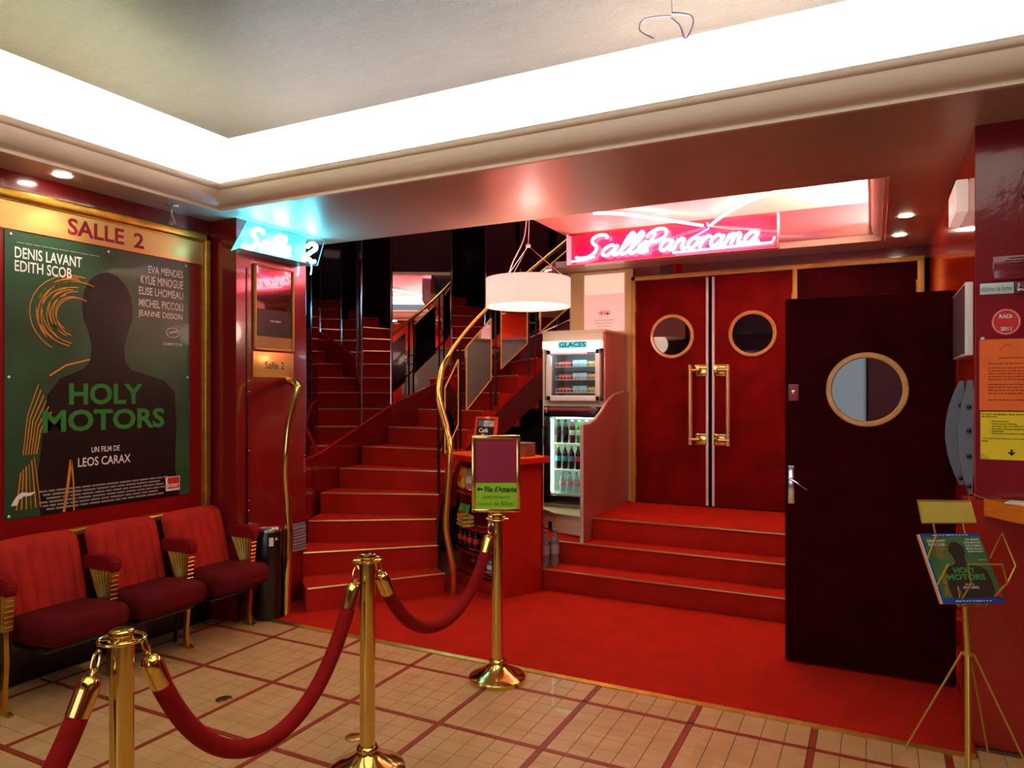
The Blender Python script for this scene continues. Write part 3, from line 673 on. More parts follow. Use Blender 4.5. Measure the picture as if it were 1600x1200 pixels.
# ---- poster
PX = FX+.018
py0, py1, pz0, pz1 = 2.24, 3.425, .915, 2.507
po_ = thing('film_poster', 'large green film poster with a plain dark bust figure in the gilt case', 'poster', (PX, 2.83, .915))
def poster_sheet(parent, mb_fn):
    pass
MB().bx(PX-.003, PX, py0, py1, pz0, pz1).build('sheet', M_postergreen, po_, world=True)
def bust(W, H):
    """plain head-and-shoulders outline in a W x H sheet (own drawing)"""
    P = []
    cx = .50*W
    P += [(.16*W, 0), (.14*W, .1*H), (.17*W, .3*H), (.19*W, .43*H), (.25*W, .49*H), (.37*W, .53*H), (.405*W, .56*H), (.41*W, .62*H)]
    for k in range(13):
        q = PI*1.22-k/12*PI*1.44; P.append((cx+.14*W*math.cos(q), .765*H+.142*H*math.sin(q)))
    P += [(.59*W, .62*H), (.595*W, .56*H), (.63*W, .53*H), (.83*W, .49*H), (.90*W, .44*H), (.91*W, .3*H), (.90*W, .12*H), (.93*W, 0)]
    return P
W, H = py1-py0, pz1-pz0
MB().prism(bust(W, H), (PX+.0008, py0, pz0), (0, 1, 0), (0, 0, 1), 0).build('dark_figure', M_posterblack, po_, world=True, fix=False)
def strokes(O, U, V, W, H, k=1.0, r=.004):
    mb = MB(); O, U, V = Vector(O), Vector(U), Vector(V); rnd = random.Random(3)
    def ln(pts, w):
        for (x0, y0), (x1, y1) in zip(pts, pts[1:]):
            dx, dy = x1-x0, y1-y0; L = math.hypot(dx, dy) or 1; nx, ny = -dy/L*w, dx/L*w
            vs = [mb.bm.verts.new(O+U*(a*W)+V*(b*H)) for a, b in ((x0+nx, y0+ny), (x1+nx, y1+ny), (x1-nx, y1-ny), (x0-nx, y0-ny))]; mb.bm.faces.new(vs)
    for q in range(12):
        cx, cy, rx, ry = .33+rnd.uniform(-.02, .02), .73+rnd.uniform(-.01, .01), .09+.012*q, .065+.0075*q
        a0 = rnd.uniform(60, 110); a1 = rnd.uniform(200, 265)
        ln([(cx+rx*math.cos(rad(a)), cy+ry*math.sin(rad(a))) for a in [a0+(a1-a0)*i/12 for i in range(13)]], .0017)
    for q in range(6):
        x = .12+.012*q; ln([(x+.03, .47-.02*q), (x-.02, .36-.01*q), (x-.04, .22)], rnd.uniform(.001, .003)); ln([(x-.05, .16+.01*q), (x-.07+.01*q, .03)], rnd.uniform(.001, .003))
    ln([(.27, .0), (.29, .1), (.305, .19)], .007); ln([(.32, .0), (.318, .1), (.307, .19)], .004)
    ln([(.2, .5), (.28, .54), (.4, .565)], .003)
    return mb
strokes((PX+.0012, py0, pz0), (0, 1, 0), (0, 0, 1), W, H).build('orange_strokes', M_posterorange, po_, world=True, fix=False, kind='stuff')
t = MB(); TX = PX+.0018
wall_text(t, 'DENIS LAVANT', 23, 403, 386, 128, 418, 401, TX, .012); wall_text(t, 'EDITH SCOB', 23, 424, 407, 112, 435, 418, TX, .012)
for s0, a in (('EVA MENDES', (232, 429, 416, 286, 433, 423)), ('KYLIE MINOGUE', (220, 444, 431, 286, 451, 438)), ('ELISE LHOMEAU', (217, 461, 449, 286, 467, 455)), ('MICHEL PICCOLI', (217, 480, 468, 286, 485, 473)), ('JEANNE DISSON', (216, 497, 485, 285, 502, 490)),
              ('UN FILM DE', (143, 706, 698, 187, 705, 696)), ('LEOS CARAX', (122, 729, 715, 204, 723, 710)), ('COMPÉTITION', (255, 539, 534, 285, 541, 536))):
    wall_text(t, s0, *a, TX, .01)
n = 28; c0 = on_x(270, 520, TX)
for k in range(n):
    a0, a1 = 2*PI*k/n, 2*PI*(k+1)/n
    vs = [t.bm.verts.new((TX, c0.y+rr*.052*math.cos(q), c0.z+rr*.034*math.sin(q))) for rr, q in ((1, a0), (1, a1), (.9, a1), (.9, a0))]; t.bm.faces.new(vs)
for q in range(6):
    vs = [t.bm.verts.new((TX, c0.y-.03+.011*q+a, c0.z+b+.002*q)) for a, b in ((0, -.008), (.004, -.01), (.014, .008), (.010, .01))]; t.bm.faces.new(vs)
l0 = on_x(17, 794, TX)
for poly in ([(0, 0), (.035, 0), (.045, .03), (.07, .045), (.11, .045), (.14, .065), (.10, .062), (.06, .07), (.03, .05), (.01, .02)],):
    t.bm.faces.new([t.bm.verts.new((TX, l0.y+a*.95, l0.z+.01+b)) for a, b in poly])
t.build('white_lettering', M_textwhite, po_, world=True, fix=False)
t = MB()   # unreadably small credit lines
for k in range(6):
    y_ = 2.42+.02*((k*7) % 3); z_ = 1.045-.021*k
    x_ = y_
    while x_ < 3.24-.03*((k*5) % 3):
        w_ = random.uniform(.03, .09); t.bm.faces.new([t.bm.verts.new((TX, a, b)) for a, b in ((x_, z_), (x_+w_, z_), (x_+w_, z_+.010), (x_, z_+.010))]); x_ += w_+.008
y_ = 2.3
while y_ < 2.72:
    w_ = random.uniform(.03, .06); t.bm.faces.new([t.bm.verts.new((TX, a, b)) for a, b in ((y_, 2.445), (y_+w_, 2.445), (y_+w_, 2.450), (y_, 2.450))]); y_ += w_+.006
for k in range(2): t.bm.faces.new([t.bm.verts.new((TX, a, b)) for a, b in ((3.29, 2.06-.045*k-.025*0), (3.41-.01*k, 2.06-.045*k), (3.41-.01*k, 2.066-.045*k), (3.29, 2.066-.045*k))])
t.build('small_print', M_textgrey, po_, world=True, fix=False, kind='stuff')
t = MB(); wall_text(t, 'HOLY', 108, 633, 598, 223, 631, 600, TX, .03); wall_text(t, 'MOTORS', 66, 675, 641, 257, 669, 637, TX, .03)
t.build('green_lettering', M_textgreen, po_, world=True, fix=False)
i0, i1 = on_x(262, 764, TX), on_x(281, 743, TX)
MB().bx(TX-.0005, TX, i0.y-.015, i1.y, i0.z-.015, i1.z, 0).build('logo_border', M_textwhite, po_, world=True)
MB().bx(TX, TX+.0006, i0.y, i1.y-.005, i0.z, i1.z-.005).build('logo_square', M_red, po_, world=True)
t = MB(); t.text('inter', (TX+.0012, 0, 0), WY, WZ, (i0.y-.004, i0.z+.008, i1.y-.008, i0.z+.04), .02); t.build('logo_lettering', M_textwhite, po_, world=True, fix=False)
for y_, z_ in ((py0+.03, pz1-.02), ((py0+py1)/2, pz1-.02), (py1-.03, pz1-.02), (py0+.02, 1.7), (py1-.02, 1.72), (py0+.02, pz0+.02)): MB().sphere((PX+.003, y_, z_), .008, (.5, 1, 1), 8).build('drawing_pin', M_textwhite, po_, world=True)
# ---- small display on the pier
sd = thing('mirror_display', 'tall narrow mirror-glass poster display on the red pier', 'display case', (-3.99, 3.96, 1.93))
a, b = Vector((-3.98, 3.765, 1.925)), Vector((-3.98, 4.155, 2.545))
f = MB()
for (ya, yb, za, zb) in ((a.y, b.y, b.z-.012, b.z), (a.y, b.y, a.z, a.z+.012), (a.y, a.y+.014, a.z, b.z), (b.y-.014, b.y, a.z, b.z)): f.bx(-3.989, -3.968, ya, yb, za, zb, .002)
f.build('frame', M_goldpaint, sd, world=True)
MB().bx(-3.989, -3.98, a.y+.01, b.y-.01, a.z+.01, b.z-.01).build('backing', mat('brown_glossy_print', (70, 26, 16), .08, coat=1, coat_rough=.01, spec=1, noise=.6, nscale=3), sd, world=True)
MB().bx(-3.9798, -3.979, a.y+.012, b.y-.012, a.z+.10, a.z+.30).build('dark_print', M_posterblack, sd, world=True)
MB().bx(-3.9798, -3.979, a.y+.012, b.y-.012, a.z+.012, a.z+.10).build('tan_print', mat('tan_print', (176, 126, 70), .2, coat=.5), sd, world=True)
t = MB(); t.text('LEOS CARAX', (-3.9785, 0, 0), WY, WZ, (a.y+.15, a.z+.21, a.y+.26, a.z+.225), .01); t.build('lettering', M_textwhite, sd, world=True, fix=False)
s2 = thing('room_plate', 'small gold plate with dark lettering below the narrow display', 'sign', (-3.99, 3.96, 1.72))
MB().bx(-3.989, -3.981, 3.758, 4.16, 1.725, 1.912, .002).build('plate', M_goldboard, s2, world=True)
t = MB(); wall_text(t, 'Salle 2', 414, 576, 565, 444, 577, 566, -3.9805, 0); t.build('lettering', M_textblack, s2, world=True, fix=False)
vg = thing('wall_vent', 'small grey louvred vent low on the pier behind the brass post', 'vent', (-3.99, 4.2, .4))
MB().bx(-3.99, -3.97, 4.10, 4.28, .38, .60, .004).build('vent_frame', M_grey, vg, world=True)
for k in range(8): MB().bx(-3.97, -3.958, 4.11, 4.27, .395+.024*k, .408+.024*k).build('slat', mat('pale_grey_steel', (170, 170, 176), .4, .4), vg, world=True)
bn_ = thing('waste_bin', 'tall glossy black cylindrical bin between the last seat and the brass post', 'bin', (-3.872, 3.80, .011))
MB().lathe([(.10, 0), (.104, .01), (.104, .6), (.10, .615)], n=36).build('body', M_black, bn_)
MB().lathe([(.103, .616), (.103, .63), (.09, .642), (.05, .65)], n=36).build('lid', M_chrome, bn_)
MB().box((.085, -.062, .55), (.03, .003, .06), rad(54)).build('sticker', M_paper, bn_)
MB().prism([(0, 0), (.024, 0), (.012, .022)], (.098, -.042, .56), Vector((math.cos(rad(62)), math.sin(rad(62)), 0)), (0, 0, 1), -.002).build('warning_triangle', mat('yellow_sticker', (230, 180, 40), .5), bn_)

# ================================================================== CINEMA SEATS
def back_surface(front, W_=.458, Hh=.50):
    def fn(u, v):
        x = u*2-1; zz = v
        rx = 1.0
        if v > .86: rx = 1-.13*(1-math.sqrt(max(0, 1-((v-.86)/.14)**2)))
        y = x*W_/2*rx*(1-.04*(1-v))
        edge = (1-abs(x)**9)*(1-abs(2*v-1)**12)
        th = .070*edge**.5 if edge > 0 else 0
        ch = .015*abs(math.sin(u*PI*6))**.6 if front else 0
        xo = .165-.125*v+(.02*(1-(x*x)) if front else 0)
        xx = xo+(th-(.015-ch)*edge if front else -.015*edge**.5)
        zt = .40+Hh*zz*.86-.012*x*x*(v > .5)*(v-.5)*2
        return Vector((xx, y, zt))
    return fn
def make_seat(label, grp):
    t = thing('cinema_seat', label, 'cinema seat', (0, 0, 0), 0, grp)
    mb = MB(); mb.grid(back_surface(True), 48, 14); mb.grid(back_surface(False), 48, 14)
    bmesh.ops.remove_doubles(mb.bm, verts=mb.bm.verts, dist=.0006)
    mb.build('backrest', M_seat, t, ang=60)
    s = MB()
    s.box((.365, 0, .385), (.43, .452, .145), bevel=.058, seg=6)
    bmesh.ops.subdivide_edges(s.bm, edges=[e for e in s.bm.edges if e.calc_length() > .2], cuts=5, use_grid_fill=True)
    for v_ in s.bm.verts:
        c = v_.co; xx, yy = (c.x-.365)/.215, c.y/.226
        if c.z > .39: c.z += .016*(1-xx*xx)*(1-yy*yy)+.012*xx
        if c.x > .45: c.x += .014*(1-yy*yy)
        if c.z < .36: c.z += .02*max(0, xx)
    s.build('seat', M_seat_dk, t, ang=60)
    MB().bx(.20, .48, -.19, .19, .285, .315, .01).bx(.16, .2, -.2, .2, .26, .42, .006).build('tip_up_frame', M_black, t)
    return t
def seat_standard(t, y):
    # padded arm with fluted brass side and cast leg
    a = MB().prism([(.13, .595), (.13, .675), (.22, .685), (.34, .69), (.385, .675), (.402, .64), (.395, .605), (.372, .597), (.35, .615), (.22, .605)], (0, y+.032, 0), (1, 0, 0), (0, 0, 1), .064)
    bmesh.ops.bevel(a.bm, geom=[e for e in a.bm.edges], offset=.009, segments=2, affect='EDGES')
    a.build('armrest', mat('armrest_velvet', (128, 12, 16), .85, spec=.15, sheen=.3, bump=.3, bscale=260), t)
    f = MB().prism([(.18, .60), (.378, .61), (.366, .47), (.36, .42), (.27, .42), (.22, .5)], (0, y+.022, 0), (1, 0, 0), (0, 0, 1), .044)
    p = f.build('side_panel', M_brass_sat, t)
    fl = MB()
    for k in range(7):
        xa = .192+.029*k; xb = .278+.0125*k
        for sy in (-1, 1): fl.tube([(xa, y+sy*.024, .603), (xb, y+sy*.024, .425)], .006, 6)
    for k in range(7): fl.tube([(.378-.0028*k, y-.022, .60-.026*k), (.378-.0028*k, y+.022, .60-.026*k)], .004, 5)
    fl.build('flute', M_brass_sat, p)
    lg = MB().prism([(.31, .44), (.345, .44), (.352, .25), (.338, .1), (.345, .02), (.39, .012), (.39, 0), (.27, 0), (.27, .012), (.31, .03), (.315, .1), (.322, .25)], (0, y+.012, 0), (1, 0, 0), (0, 0, 1), .024)
    lg.build('leg', M_brass_sat, t)
    MB().tube([(.30, y, .40), (.25, y, .2), (.22, y, .02)], .012, 6).build('brace', M_dkmetal, t)
SY = [2.355, 2.865, 3.375]; LB = ['red velvet folding cinema seat nearest the left photo edge', 'middle red velvet seat of the three in the row', 'red velvet cinema seat next to the black bin']
s1 = make_seat(LB[0], 'row of red velvet cinema seats')
seats = [s1]+[place(s1, (0, 0, 0), 0, l) for l in LB[1:]]
seat_standard(s1, .255)
for s_x in seats[1:]:
    for ch in [c for c in s1.children if c.name.split('.')[0] in ('armrest', 'side_panel', 'leg', 'brace')]: copy_tree(ch, s_x)
seat_standard(s1, -.30)
for s_x, y_ in zip(seats, SY): s_x.location = (-4.215, y_, 0)

# ================================================================== STANCHIONS AND ROPES
def make_stanchion(label):
    t = thing('stanchion', label, 'stanchion', (0, 0, 0), 0, 'polished brass rope stanchions')
    MB().lathe([(.158, 0), (.160, .006), (.160, .022), (.152, .030), (.12, .042), (.085, .060), (.055, .082), (.042, .098), (.040, .105)], n=56).build('base', M_brass, t, ang=25)
    MB().lathe([(.045, .100), (.047, .108), (.043, .116), (.038, .120)], n=32).build('collar', M_brass, t)
    MB().lathe([(.0325, .10), (.0325, .895)], n=40).build('pole', M_brass, t)
    MB().lathe([(.036, .893), (.036, .902), (.030, .904), (.030, .918), (.034, .920), (.034, .930), (.028, .934)], n=32).build('cap', M_brass, t)
    r = [(.062*math.cos(2*PI*k/32), .062*math.sin(2*PI*k/32), .905) for k in range(32)]
    m_ = MB().tube(r, .0045, 8, closed=True)
    for k in range(4): m_.tube([(.03*math.cos(k*PI/2+.6), .03*math.sin(k*PI/2+.6), .905), (.062*math.cos(k*PI/2+.6), .062*math.sin(k*PI/2+.6), .905)], .004, 6)
    m_.build('rope_ring', M_brass, t)
    return t
T1 = make_stanchion('brass stanchion nearest the camera in front of the seats')
T2 = place(T1, (-1.92, 2.44, 0), 0, 'middle brass stanchion with velvet ropes on both sides')
T3 = place(T1, (-1.89, 3.56, 0), 0, 'brass stanchion at the carpet edge carrying the green sign')
T0 = place(T1, (-2.02, .24, 0), 0, 'brass stanchion outside the photo holding the near rope')
T1.location = (-1.94, 1.34, 0)
def rope(p, q, low, label):
    p, q = Vector(p), Vector(q); d = (q-p); d.z = 0; d = d.normalized()
    h0 = p+d*.066+Vector((0, 0, .895)); h1 = q-d*.066+Vector((0, 0, .895))
    t = thing('velvet_rope', label, 'rope', ((p.x+q.x)/2, (p.y+q.y)/2, low), 0, 'red velvet barrier ropes')
    N = 40; L = (h1-h0).length; pts = []
    for k in range(N+1):
        s = k/N; c = abs(2*s-1)**2.6; e = h0.lerp(h1, .012+.976*s)
        pts.append(Vector((e.x, e.y, low+(.845-low)*(math.cosh(2.1*(2*s-1))-1)/(math.cosh(2.1)-1))))
    acc = [0]
    for a, b in zip(pts, pts[1:]): acc.append(acc[-1]+(b-a).length)
    def at(dist):
        for i in range(N):
            if acc[i+1] >= dist: return pts[i].lerp(pts[i+1], (dist-acc[i])/(acc[i+1]-acc[i]))
        return pts[-1]
    LT = acc[-1]; body = [at(.115+(LT-.23)*k/48) for k in range(49)]
    MB().tube(body, .030, 18).build('rope_body', M_rope, t, world=True, ang=60)
    for s0, s1, hk in ((.02, .125, h0), (LT-.02, LT-.125, h1)):
        a, b = at(s0), at(s1); D = (b-a).normalized()
        MB().tube([a, a+D*.006, a+D*.018, a+D*.035, b], .036, 24, radii=[.014, .023, .029, .0315, .0315]).build('end_cap', M_brass, t, world=True)
        u, v = orth((a-hk)); k_ = []
        loopc = hk+(a-hk)*.45; ax = (a-hk).normalized(); rr = max(.018, (a-hk).length*.42)
        MB().tube([loopc+ax*rr*math.cos(2*PI*k/20)+v*.014*math.sin(2*PI*k/20) for k in range(20)], .0042, 6, closed=True).tube([loopc+ax*rr*.8, a+D*.004], .005, 6).build('hook', M_brass, t, world=True)
    return t
rope(T1.location, T2.location, .375, 'sagging red velvet rope between the two nearer stanchions')
rope(T2.location, T3.location, .475, 'red velvet rope hanging in front of the curved staircase')
rope(T0.location, T1.location, .36, 'red velvet rope running out of frame at bottom left')
# sign on the third stanchion
sg = thing('queue_sign', 'brass-framed queue sign with lime notice on the furthest stanchion', 'sign', (T3.location.x, T3.location.y, .93), YAW)
def fx(u): return (u-778)*4.03/F_PX
def fz(v): return EYE-(v-HOR)*4.03/F_PX-.93
x0, x1, z0, z1 = fx(738), fx(814), .012, fz(680)
f = MB()
for q in ((x0, x1, z1-.022, z1), (x0, x1, z0, z0+.022), (x0, x0+.022, z0, z1), (x1-.022, x1, z0, z1)): f.bx(q[0], q[1], -.012, .012, q[2], q[3], .004)
f.build('frame', M_brass, sg)
MB().bx(x0+.015, x1-.015, -.004, .004, z0+.015, z1-.015).build('panel', mat('mauve_panel', (150, 40, 66), .25, coat=.8, coat_rough=.03), sg)
MB().lathe([(.014, 0), (.014, .012), (.05, .0), (.05, .004), (.02, .012)], n=20).build('mount', M_brass, sg)
nz1 = z0+.165
MB().bx(x0+.02, x1-.02, -.0062, -.0045, z0+.022, nz1).build('lime_notice', mat('lime_paper', (150, 205, 30), .6), sg)
t = MB(); OO = (0, -.0068, 0)
t.text('File d\'Attente', OO, (1, 0, 0), (0, 0, 1), (x0+.073, nz1-.052, x1-.021, nz1-.018), .035)
t.bm.faces.new([t.bm.verts.new((x0+.028+a, -.0068, nz1-.035+b)) for a, b in ((0, 0), (.016, .014), (.016, .005), (.036, .005), (.036, -.005), (.016, -.005), (.016, -.014))])
t.build('bold_lettering', mat('olive_black_ink', (40, 50, 8), .6), sg, fix=False)
t = MB(); t.text('Spectateurs', OO, (1, 0, 0), (0, 0, 1), (x0+.062, nz1-.094, x1-.06, nz1-.066), .0); t.text('munis de Billets', OO, (1, 0, 0), (0, 0, 1), (x0+.038, nz1-.128, x1-.034, nz1-.104), .0)
t.build('thin_lettering', mat('olive_ink', (70, 96, 16), .6), sg, fix=False)

for x_, y_, l_ in ((-3.05, 2.68, 'brass floor disc in front of the middle seat'), (-2.17, 2.66, 'brass floor disc beside the middle stanchion')):
    MB().lathe([(.042, 0), (.042, .003), (.038, .005), (.01, .0055)], (x_, y_, .0005), 28).build('floor_disc', M_brass_sat, label=l_, cat='floor disc')

# ================================================================== SNACK COUNTER
KR = math.atan2(-.43, .9)
kc = thing('snack_counter', 'red snack counter with open curved shelves below its orange top', 'counter', (-2.57, 4.91, .011), KR)
MB().bx(-.03, 0, 0, .42, 0, 1.04, .003).bx(-.74, 0, .40, .42, 0, 1.04).build('side_panel', M_redplastic, kc)
MB().bx(-.74, -.03, .0, .40, 0, .09, .003).build('plinth', M_redplastic, kc)
def rr_poly(x0, x1, y0, y1, r, n=8):
    P = []
    for cx, cy, a0 in ((x1-r, y1-r, 0), (x0+r, y1-r, 90), (x0+r, y0+r, 180), (x1-r, y0+r, 270)):
        for k in range(n+1): a = rad(a0+90*k/n); P.append((cx+r*math.cos(a), cy+r*math.sin(a)))
    return P
MB().prism(rr_poly(-.84, .09, -.07, .5, .16), (0, 0, 1.042), (1, 0, 0), (0, 1, 0), .042).build('counter_top', mat('red_counter_edge', (206, 32, 12), .25, coat=.6), kc)
MB().prism(rr_poly(-.80, .05, -.03, .46, .13), (0, 0, 1.0842), (1, 0, 0), (0, 1, 0), .002).build('top_inlay', M_orange, kc)
SHZ = [.145, .30, .50, .78]
for z in SHZ:
    P = [(-.74, .40)]+[(-.74+.71*k/14, .06-.07*math.sin(PI*k/14)) for k in range(15)]+[(-.03, .40)]
    MB().prism(P[::-1], (0, 0, z-.012), (1, 0, 0), (0, 1, 0), -.012).build('shelf', M_redplastic, kc)
    MB().tube([(-.72+.68*k/14, .045-.07*math.sin(PI*k/14), z+.028) for k in range(15)], .003, 5).build('shelf_rail', M_chrome, kc)
MB().bx(-.755, -.74, .12, .42, .0, 1.04).build('end_panel', M_redplastic, kc)
def kl(x, y, z): return XF[kc.name] @ Vector((x, y, z))
def bag(name, x, y, z, w, h, col, label, tilt=.15, cat='snack bag', grp='snack bags on the counter shelves'):
    w *= 1.12; h *= 1.08; p = kl(x, y, z); o = thing(name, label, cat, p, KR+random.uniform(-.3, .3), grp)
    mb = MB()
    def fn(s):
        def f_(u, v):
            xx = u*2-1; yy = v*2-1; e = max(0, (1-abs(xx)**4)*(1-abs(yy)**4)); w_ = 1-.08*math.sin(PI*v)
            return Vector((xx*w/2*w_, s*.028*e**.6+tilt*v*h+.003*math.sin(13*u+7*v), v*h+.004*math.sin(9*u)*e))
        return f_
    mb.grid(fn(1), 12, 12); mb.grid(fn(-1), 12, 12); bmesh.ops.remove_doubles(mb.bm, verts=mb.bm.verts, dist=.0006)
    mb.build('bag_body', mat('foil_'+str(col), col, .28, coat=.5, noise=.25, nscale=30, bump=.6, bscale=30), o, ang=50)
    MB().box((0, -.031+tilt*h*.5, h*.5), (w*.55, .002, h*.32), M=Matrix.Rotation(-math.atan(tilt), 4, 'X')).build('print_patch', mat('patch_'+str(col[1] > 150), ((206, 40, 36) if col[1] > 150 else (236, 226, 216)), .4), o)
    return o
bag('candy_bag', -.68, .08, SHZ[3], .13, .17, (236, 190, 20), 'yellow candy bag at left on the top shelf')
bag('candy_bag', -.60, .20, SHZ[3], .14, .20, (226, 168, 16), 'taller yellow candy bag standing behind the first')
bag('candy_bag', -.53, .07, SHZ[3], .11, .17, (214, 150, 130), 'pinkish clear sweet bag on the top shelf')
bag('candy_bag', -.41, .08, SHZ[3], .12, .16, (232, 176, 30), 'yellow candy bag half behind the queue sign')
bag('candy_bag', -.66, .08, SHZ[2], .15, .14, (60, 170, 50), 'bright green candy bag on the second shelf')
bag('candy_bag', -.27, .13, SHZ[2], .14, .15, (222, 120, 110), 'pink sweet bag on the second shelf')
bag('candy_bag', -.16, .10, SHZ[2], .15, .15, (240, 172, 20), 'golden candy bag at right on the second shelf')
bk_ = thing('snack_crate', 'little yellow slatted wooden crate on the second shelf', 'crate', kl(-.50, -.0, SHZ[2]), KR-.3)
cr = mat('crate_wood', (214, 176, 70), .6, noise=.2, nscale=20)
for y_ in (-.045, .045):
    for z_ in (.012, .045, .078): MB().bx(-.085, .085, y_-.003, y_+.003, z_-.010, z_+.010).build('slat', cr, bk_)
for x_ in (-.082, .082):
    for z_ in (.012, .045, .078): MB().bx(x_-.003, x_+.003, -.045, .045, z_-.010, z_+.010).build('slat', cr, bk_)
MB().bx(-.08, .08, -.042, .042, 0, .006).build('base_board', cr, bk_)
def make_bottle(h, r, liquid, cap, lab, label, grp, clear=False):
    o = thing('bottle', label, 'bottle', (0, 0, 0), 0, grp)
    mt = mat('bottle_'+str(liquid), liquid, .08, coat=1, coat_rough=.03, trans=.75 if clear else 0, ior=1.33, noise=.1, nscale=10)
    MB().lathe([(r*.9, 0), (r, h*.03), (r, h*.3), (r*.93, h*.42), (r, h*.55), (r*.97, h*.66), (r*.6, h*.82), (r*.36, h*.90), (r*.36, h*.94)], n=18).build('bottle_body', mt, o)
    MB().lathe([(r*.42, h*.935), (r*.42, h), (r*.38, h+.001)], n=14).build('cap', mat('cap_'+str(cap), cap, .4), o)
    MB().lathe([(r*1.02, h*.34), (r*1.02, h*.56), (r*1.0, h*.565)], n=18).build('bottle_label', mat('label_'+str(lab), lab, .5), o)
    return o
cola = (20, 8, 8)
kb = make_bottle(.19, .027, cola, (200, 30, 30), (205, 40, 36), 'dark bottle with red label at left on the third shelf', 'dark bottles on the third shelf'); kb.location = kl(-.64, .05, SHZ[1]); kb.rotation_euler = (0, 0, KR)
XF[kb.name] = Matrix.Translation(kb.location)
for k, l_ in enumerate(('second dark bottle from the left on the third shelf', 'third dark bottle from the left on the third shelf', 'fourth dark bottle from the left on the third shelf', 'fifth dark bottle from the left on the third shelf')):
    place(kb, kl(-.555+.09*k, .04-.02*math.sin(k), SHZ[1]), KR+k, l_)
for k, l_ in enumerate(('dark bottle at left on the lowest shelf', 'dark bottle in the middle of the lowest shelf')):
    place(kb, kl(-.48+.1*k, .07, SHZ[0]-.002), KR, l_, 'dark bottles on the lowest shelf').scale = (.8, .8, .72)
kw = make_bottle(.24, .034, (196, 210, 214), (150, 130, 190), (226, 190, 200), 'clear water bottle with pink label at right on the shelves', 'water bottles on the lowest shelf', True); kw.location = kl(-.10, .045, SHZ[0]); kw.scale = (1, 1, .6)
kw2 = make_bottle(.22, .034, (150, 190, 190), (40, 120, 70), (190, 220, 226), 'pale green water bottle left of the pink-labelled one', 'water bottles on the lowest shelf', True); kw2.location = kl(-.20, .045, SHZ[0]); kw2.scale = (1, 1, .64)
# chalkboard on the counter
ch = thing('price_board', 'orange-framed black chalkboard listing hot drinks on the counter', 'chalkboard', kl(-.42, .12, 1.0755), KR+.25)
bw_, bh_ = .235, .33; lean = Matrix.Rotation(rad(-10), 4, 'X')
def ln_(p): return lean @ Vector(p)
def lbox(mb, x0, x1, y0, y1, z0, z1): mb.box(ln_(((x0+x1)/2, (y0+y1)/2, (z0+z1)/2)), (x1-x0, y1-y0, z1-z0), M=lean); return mb
f = MB()
for q in ((-bw_/2, bw_/2, bh_-.022, bh_), (-bw_/2, bw_/2, 0, .022), (-bw_/2, -bw_/2+.022, 0, bh_), (bw_/2-.022, bw_/2, 0, bh_)): lbox(f, q[0], q[1], -.009, .009, q[2], q[3])
f.build('frame', mat('orange_red_frame', (214, 70, 30), .4, coat=.3), ch)
lbox(MB(), -bw_/2+.02, bw_/2-.02, -.004, .004, .02, bh_-.02).build('slate', mat('slate_black', (22, 18, 20), .7), ch)
for k, c_ in enumerate(((120, 112, 104), (180, 196, 206), (196, 176, 130))):
    lbox(MB(), -.085+.06*k, -.03+.06*k, -.0056, -.0042, .245, .298).build('sample_picture', mat('sample_%d' % k, c_, .5, noise=.4, nscale=40), ch)
t = MB(); UX, UZ = lean @ Vector((1, 0, 0)), lean @ Vector((0, 0, 1)); O_ = ln_((0, -.0058, 0))
for s0, r_ in (('Café', (-.07, .195, .03, .232)), ('Thé', (-.04, .148, .03, .182)), ('Chocolat', (-.088, .09, .085, .132)), ('1,70', (-.06, .034, .03, .072))): t.text(s0, O_, UX, UZ, r_, .03)
t.build('chalk_lettering', M_textwhite, ch, fix=False)
MB().tube([ln_((0, .012, .25)), (0, .11, .0)], .004, 6).build('prop', M_dkmetal, ch)
bx_ = thing('cookie_box', 'brown slatted box with a pale lid behind the brass sign', 'box', kl(-.12, .3, 1.0755), KR+.2)
MB().bx(-.09, .09, -.06, .06, 0, .11, .003).build('box_body', mat('brown_card', (120, 62, 30), .6), bx_)
for k in range(9): MB().bx(-.085+.02*k, -.077+.02*k, -.063, -.06, .01, .10).build('stripe', mat('tan_card', (176, 110, 50), .6), bx_)
MB().bx(-.11, .09, -.07, .065, .112, .122, .003).build('lid', mat('grey_film', (120, 110, 112), .3), bx_)

# ================================================================== FRIDGE CABINET
CXl, CXr, CYf, CYb = -2.80, -2.175, 6.19, 6.82
fc = thing('fridge_cabinet', 'tall cream laminate cabinet holding two glass-door fridges left of the doors', 'cabinet', (-2.48, 6.4, .36))
z2 = .359
MB().bx(CXl, CXl+.022, CYf, CYb, z2, 2.165, .002).build('left_side', M_laminate, fc, world=True)
MB().bx(CXr-.022, CXr, CYf, CYb, .54, 2.165, .002).build('right_side', M_lamside, fc, world=True)
MB().bx(CXl-.008, CXr+.008, CYf-.012, CYb, 2.166, 2.19, .003).build('top_board', M_laminate, fc, world=True)
for q in ((CYf+.014, CYb, 1.50, 1.525), (CYf, CYb, .545, .57), (CYf-.004, CYf+.014, 1.485, 1.535), (CYf, CYf+.014, 2.09, 2.166)): MB().bx(CXl+.022, CXr-.022, *q).build('shelf_board', M_laminate, fc, world=True)
MB().bx(CXl+.022, CXr-.022, CYb-.02, CYb, .57, 2.165).build('back_board', M_laminate, fc, world=True)
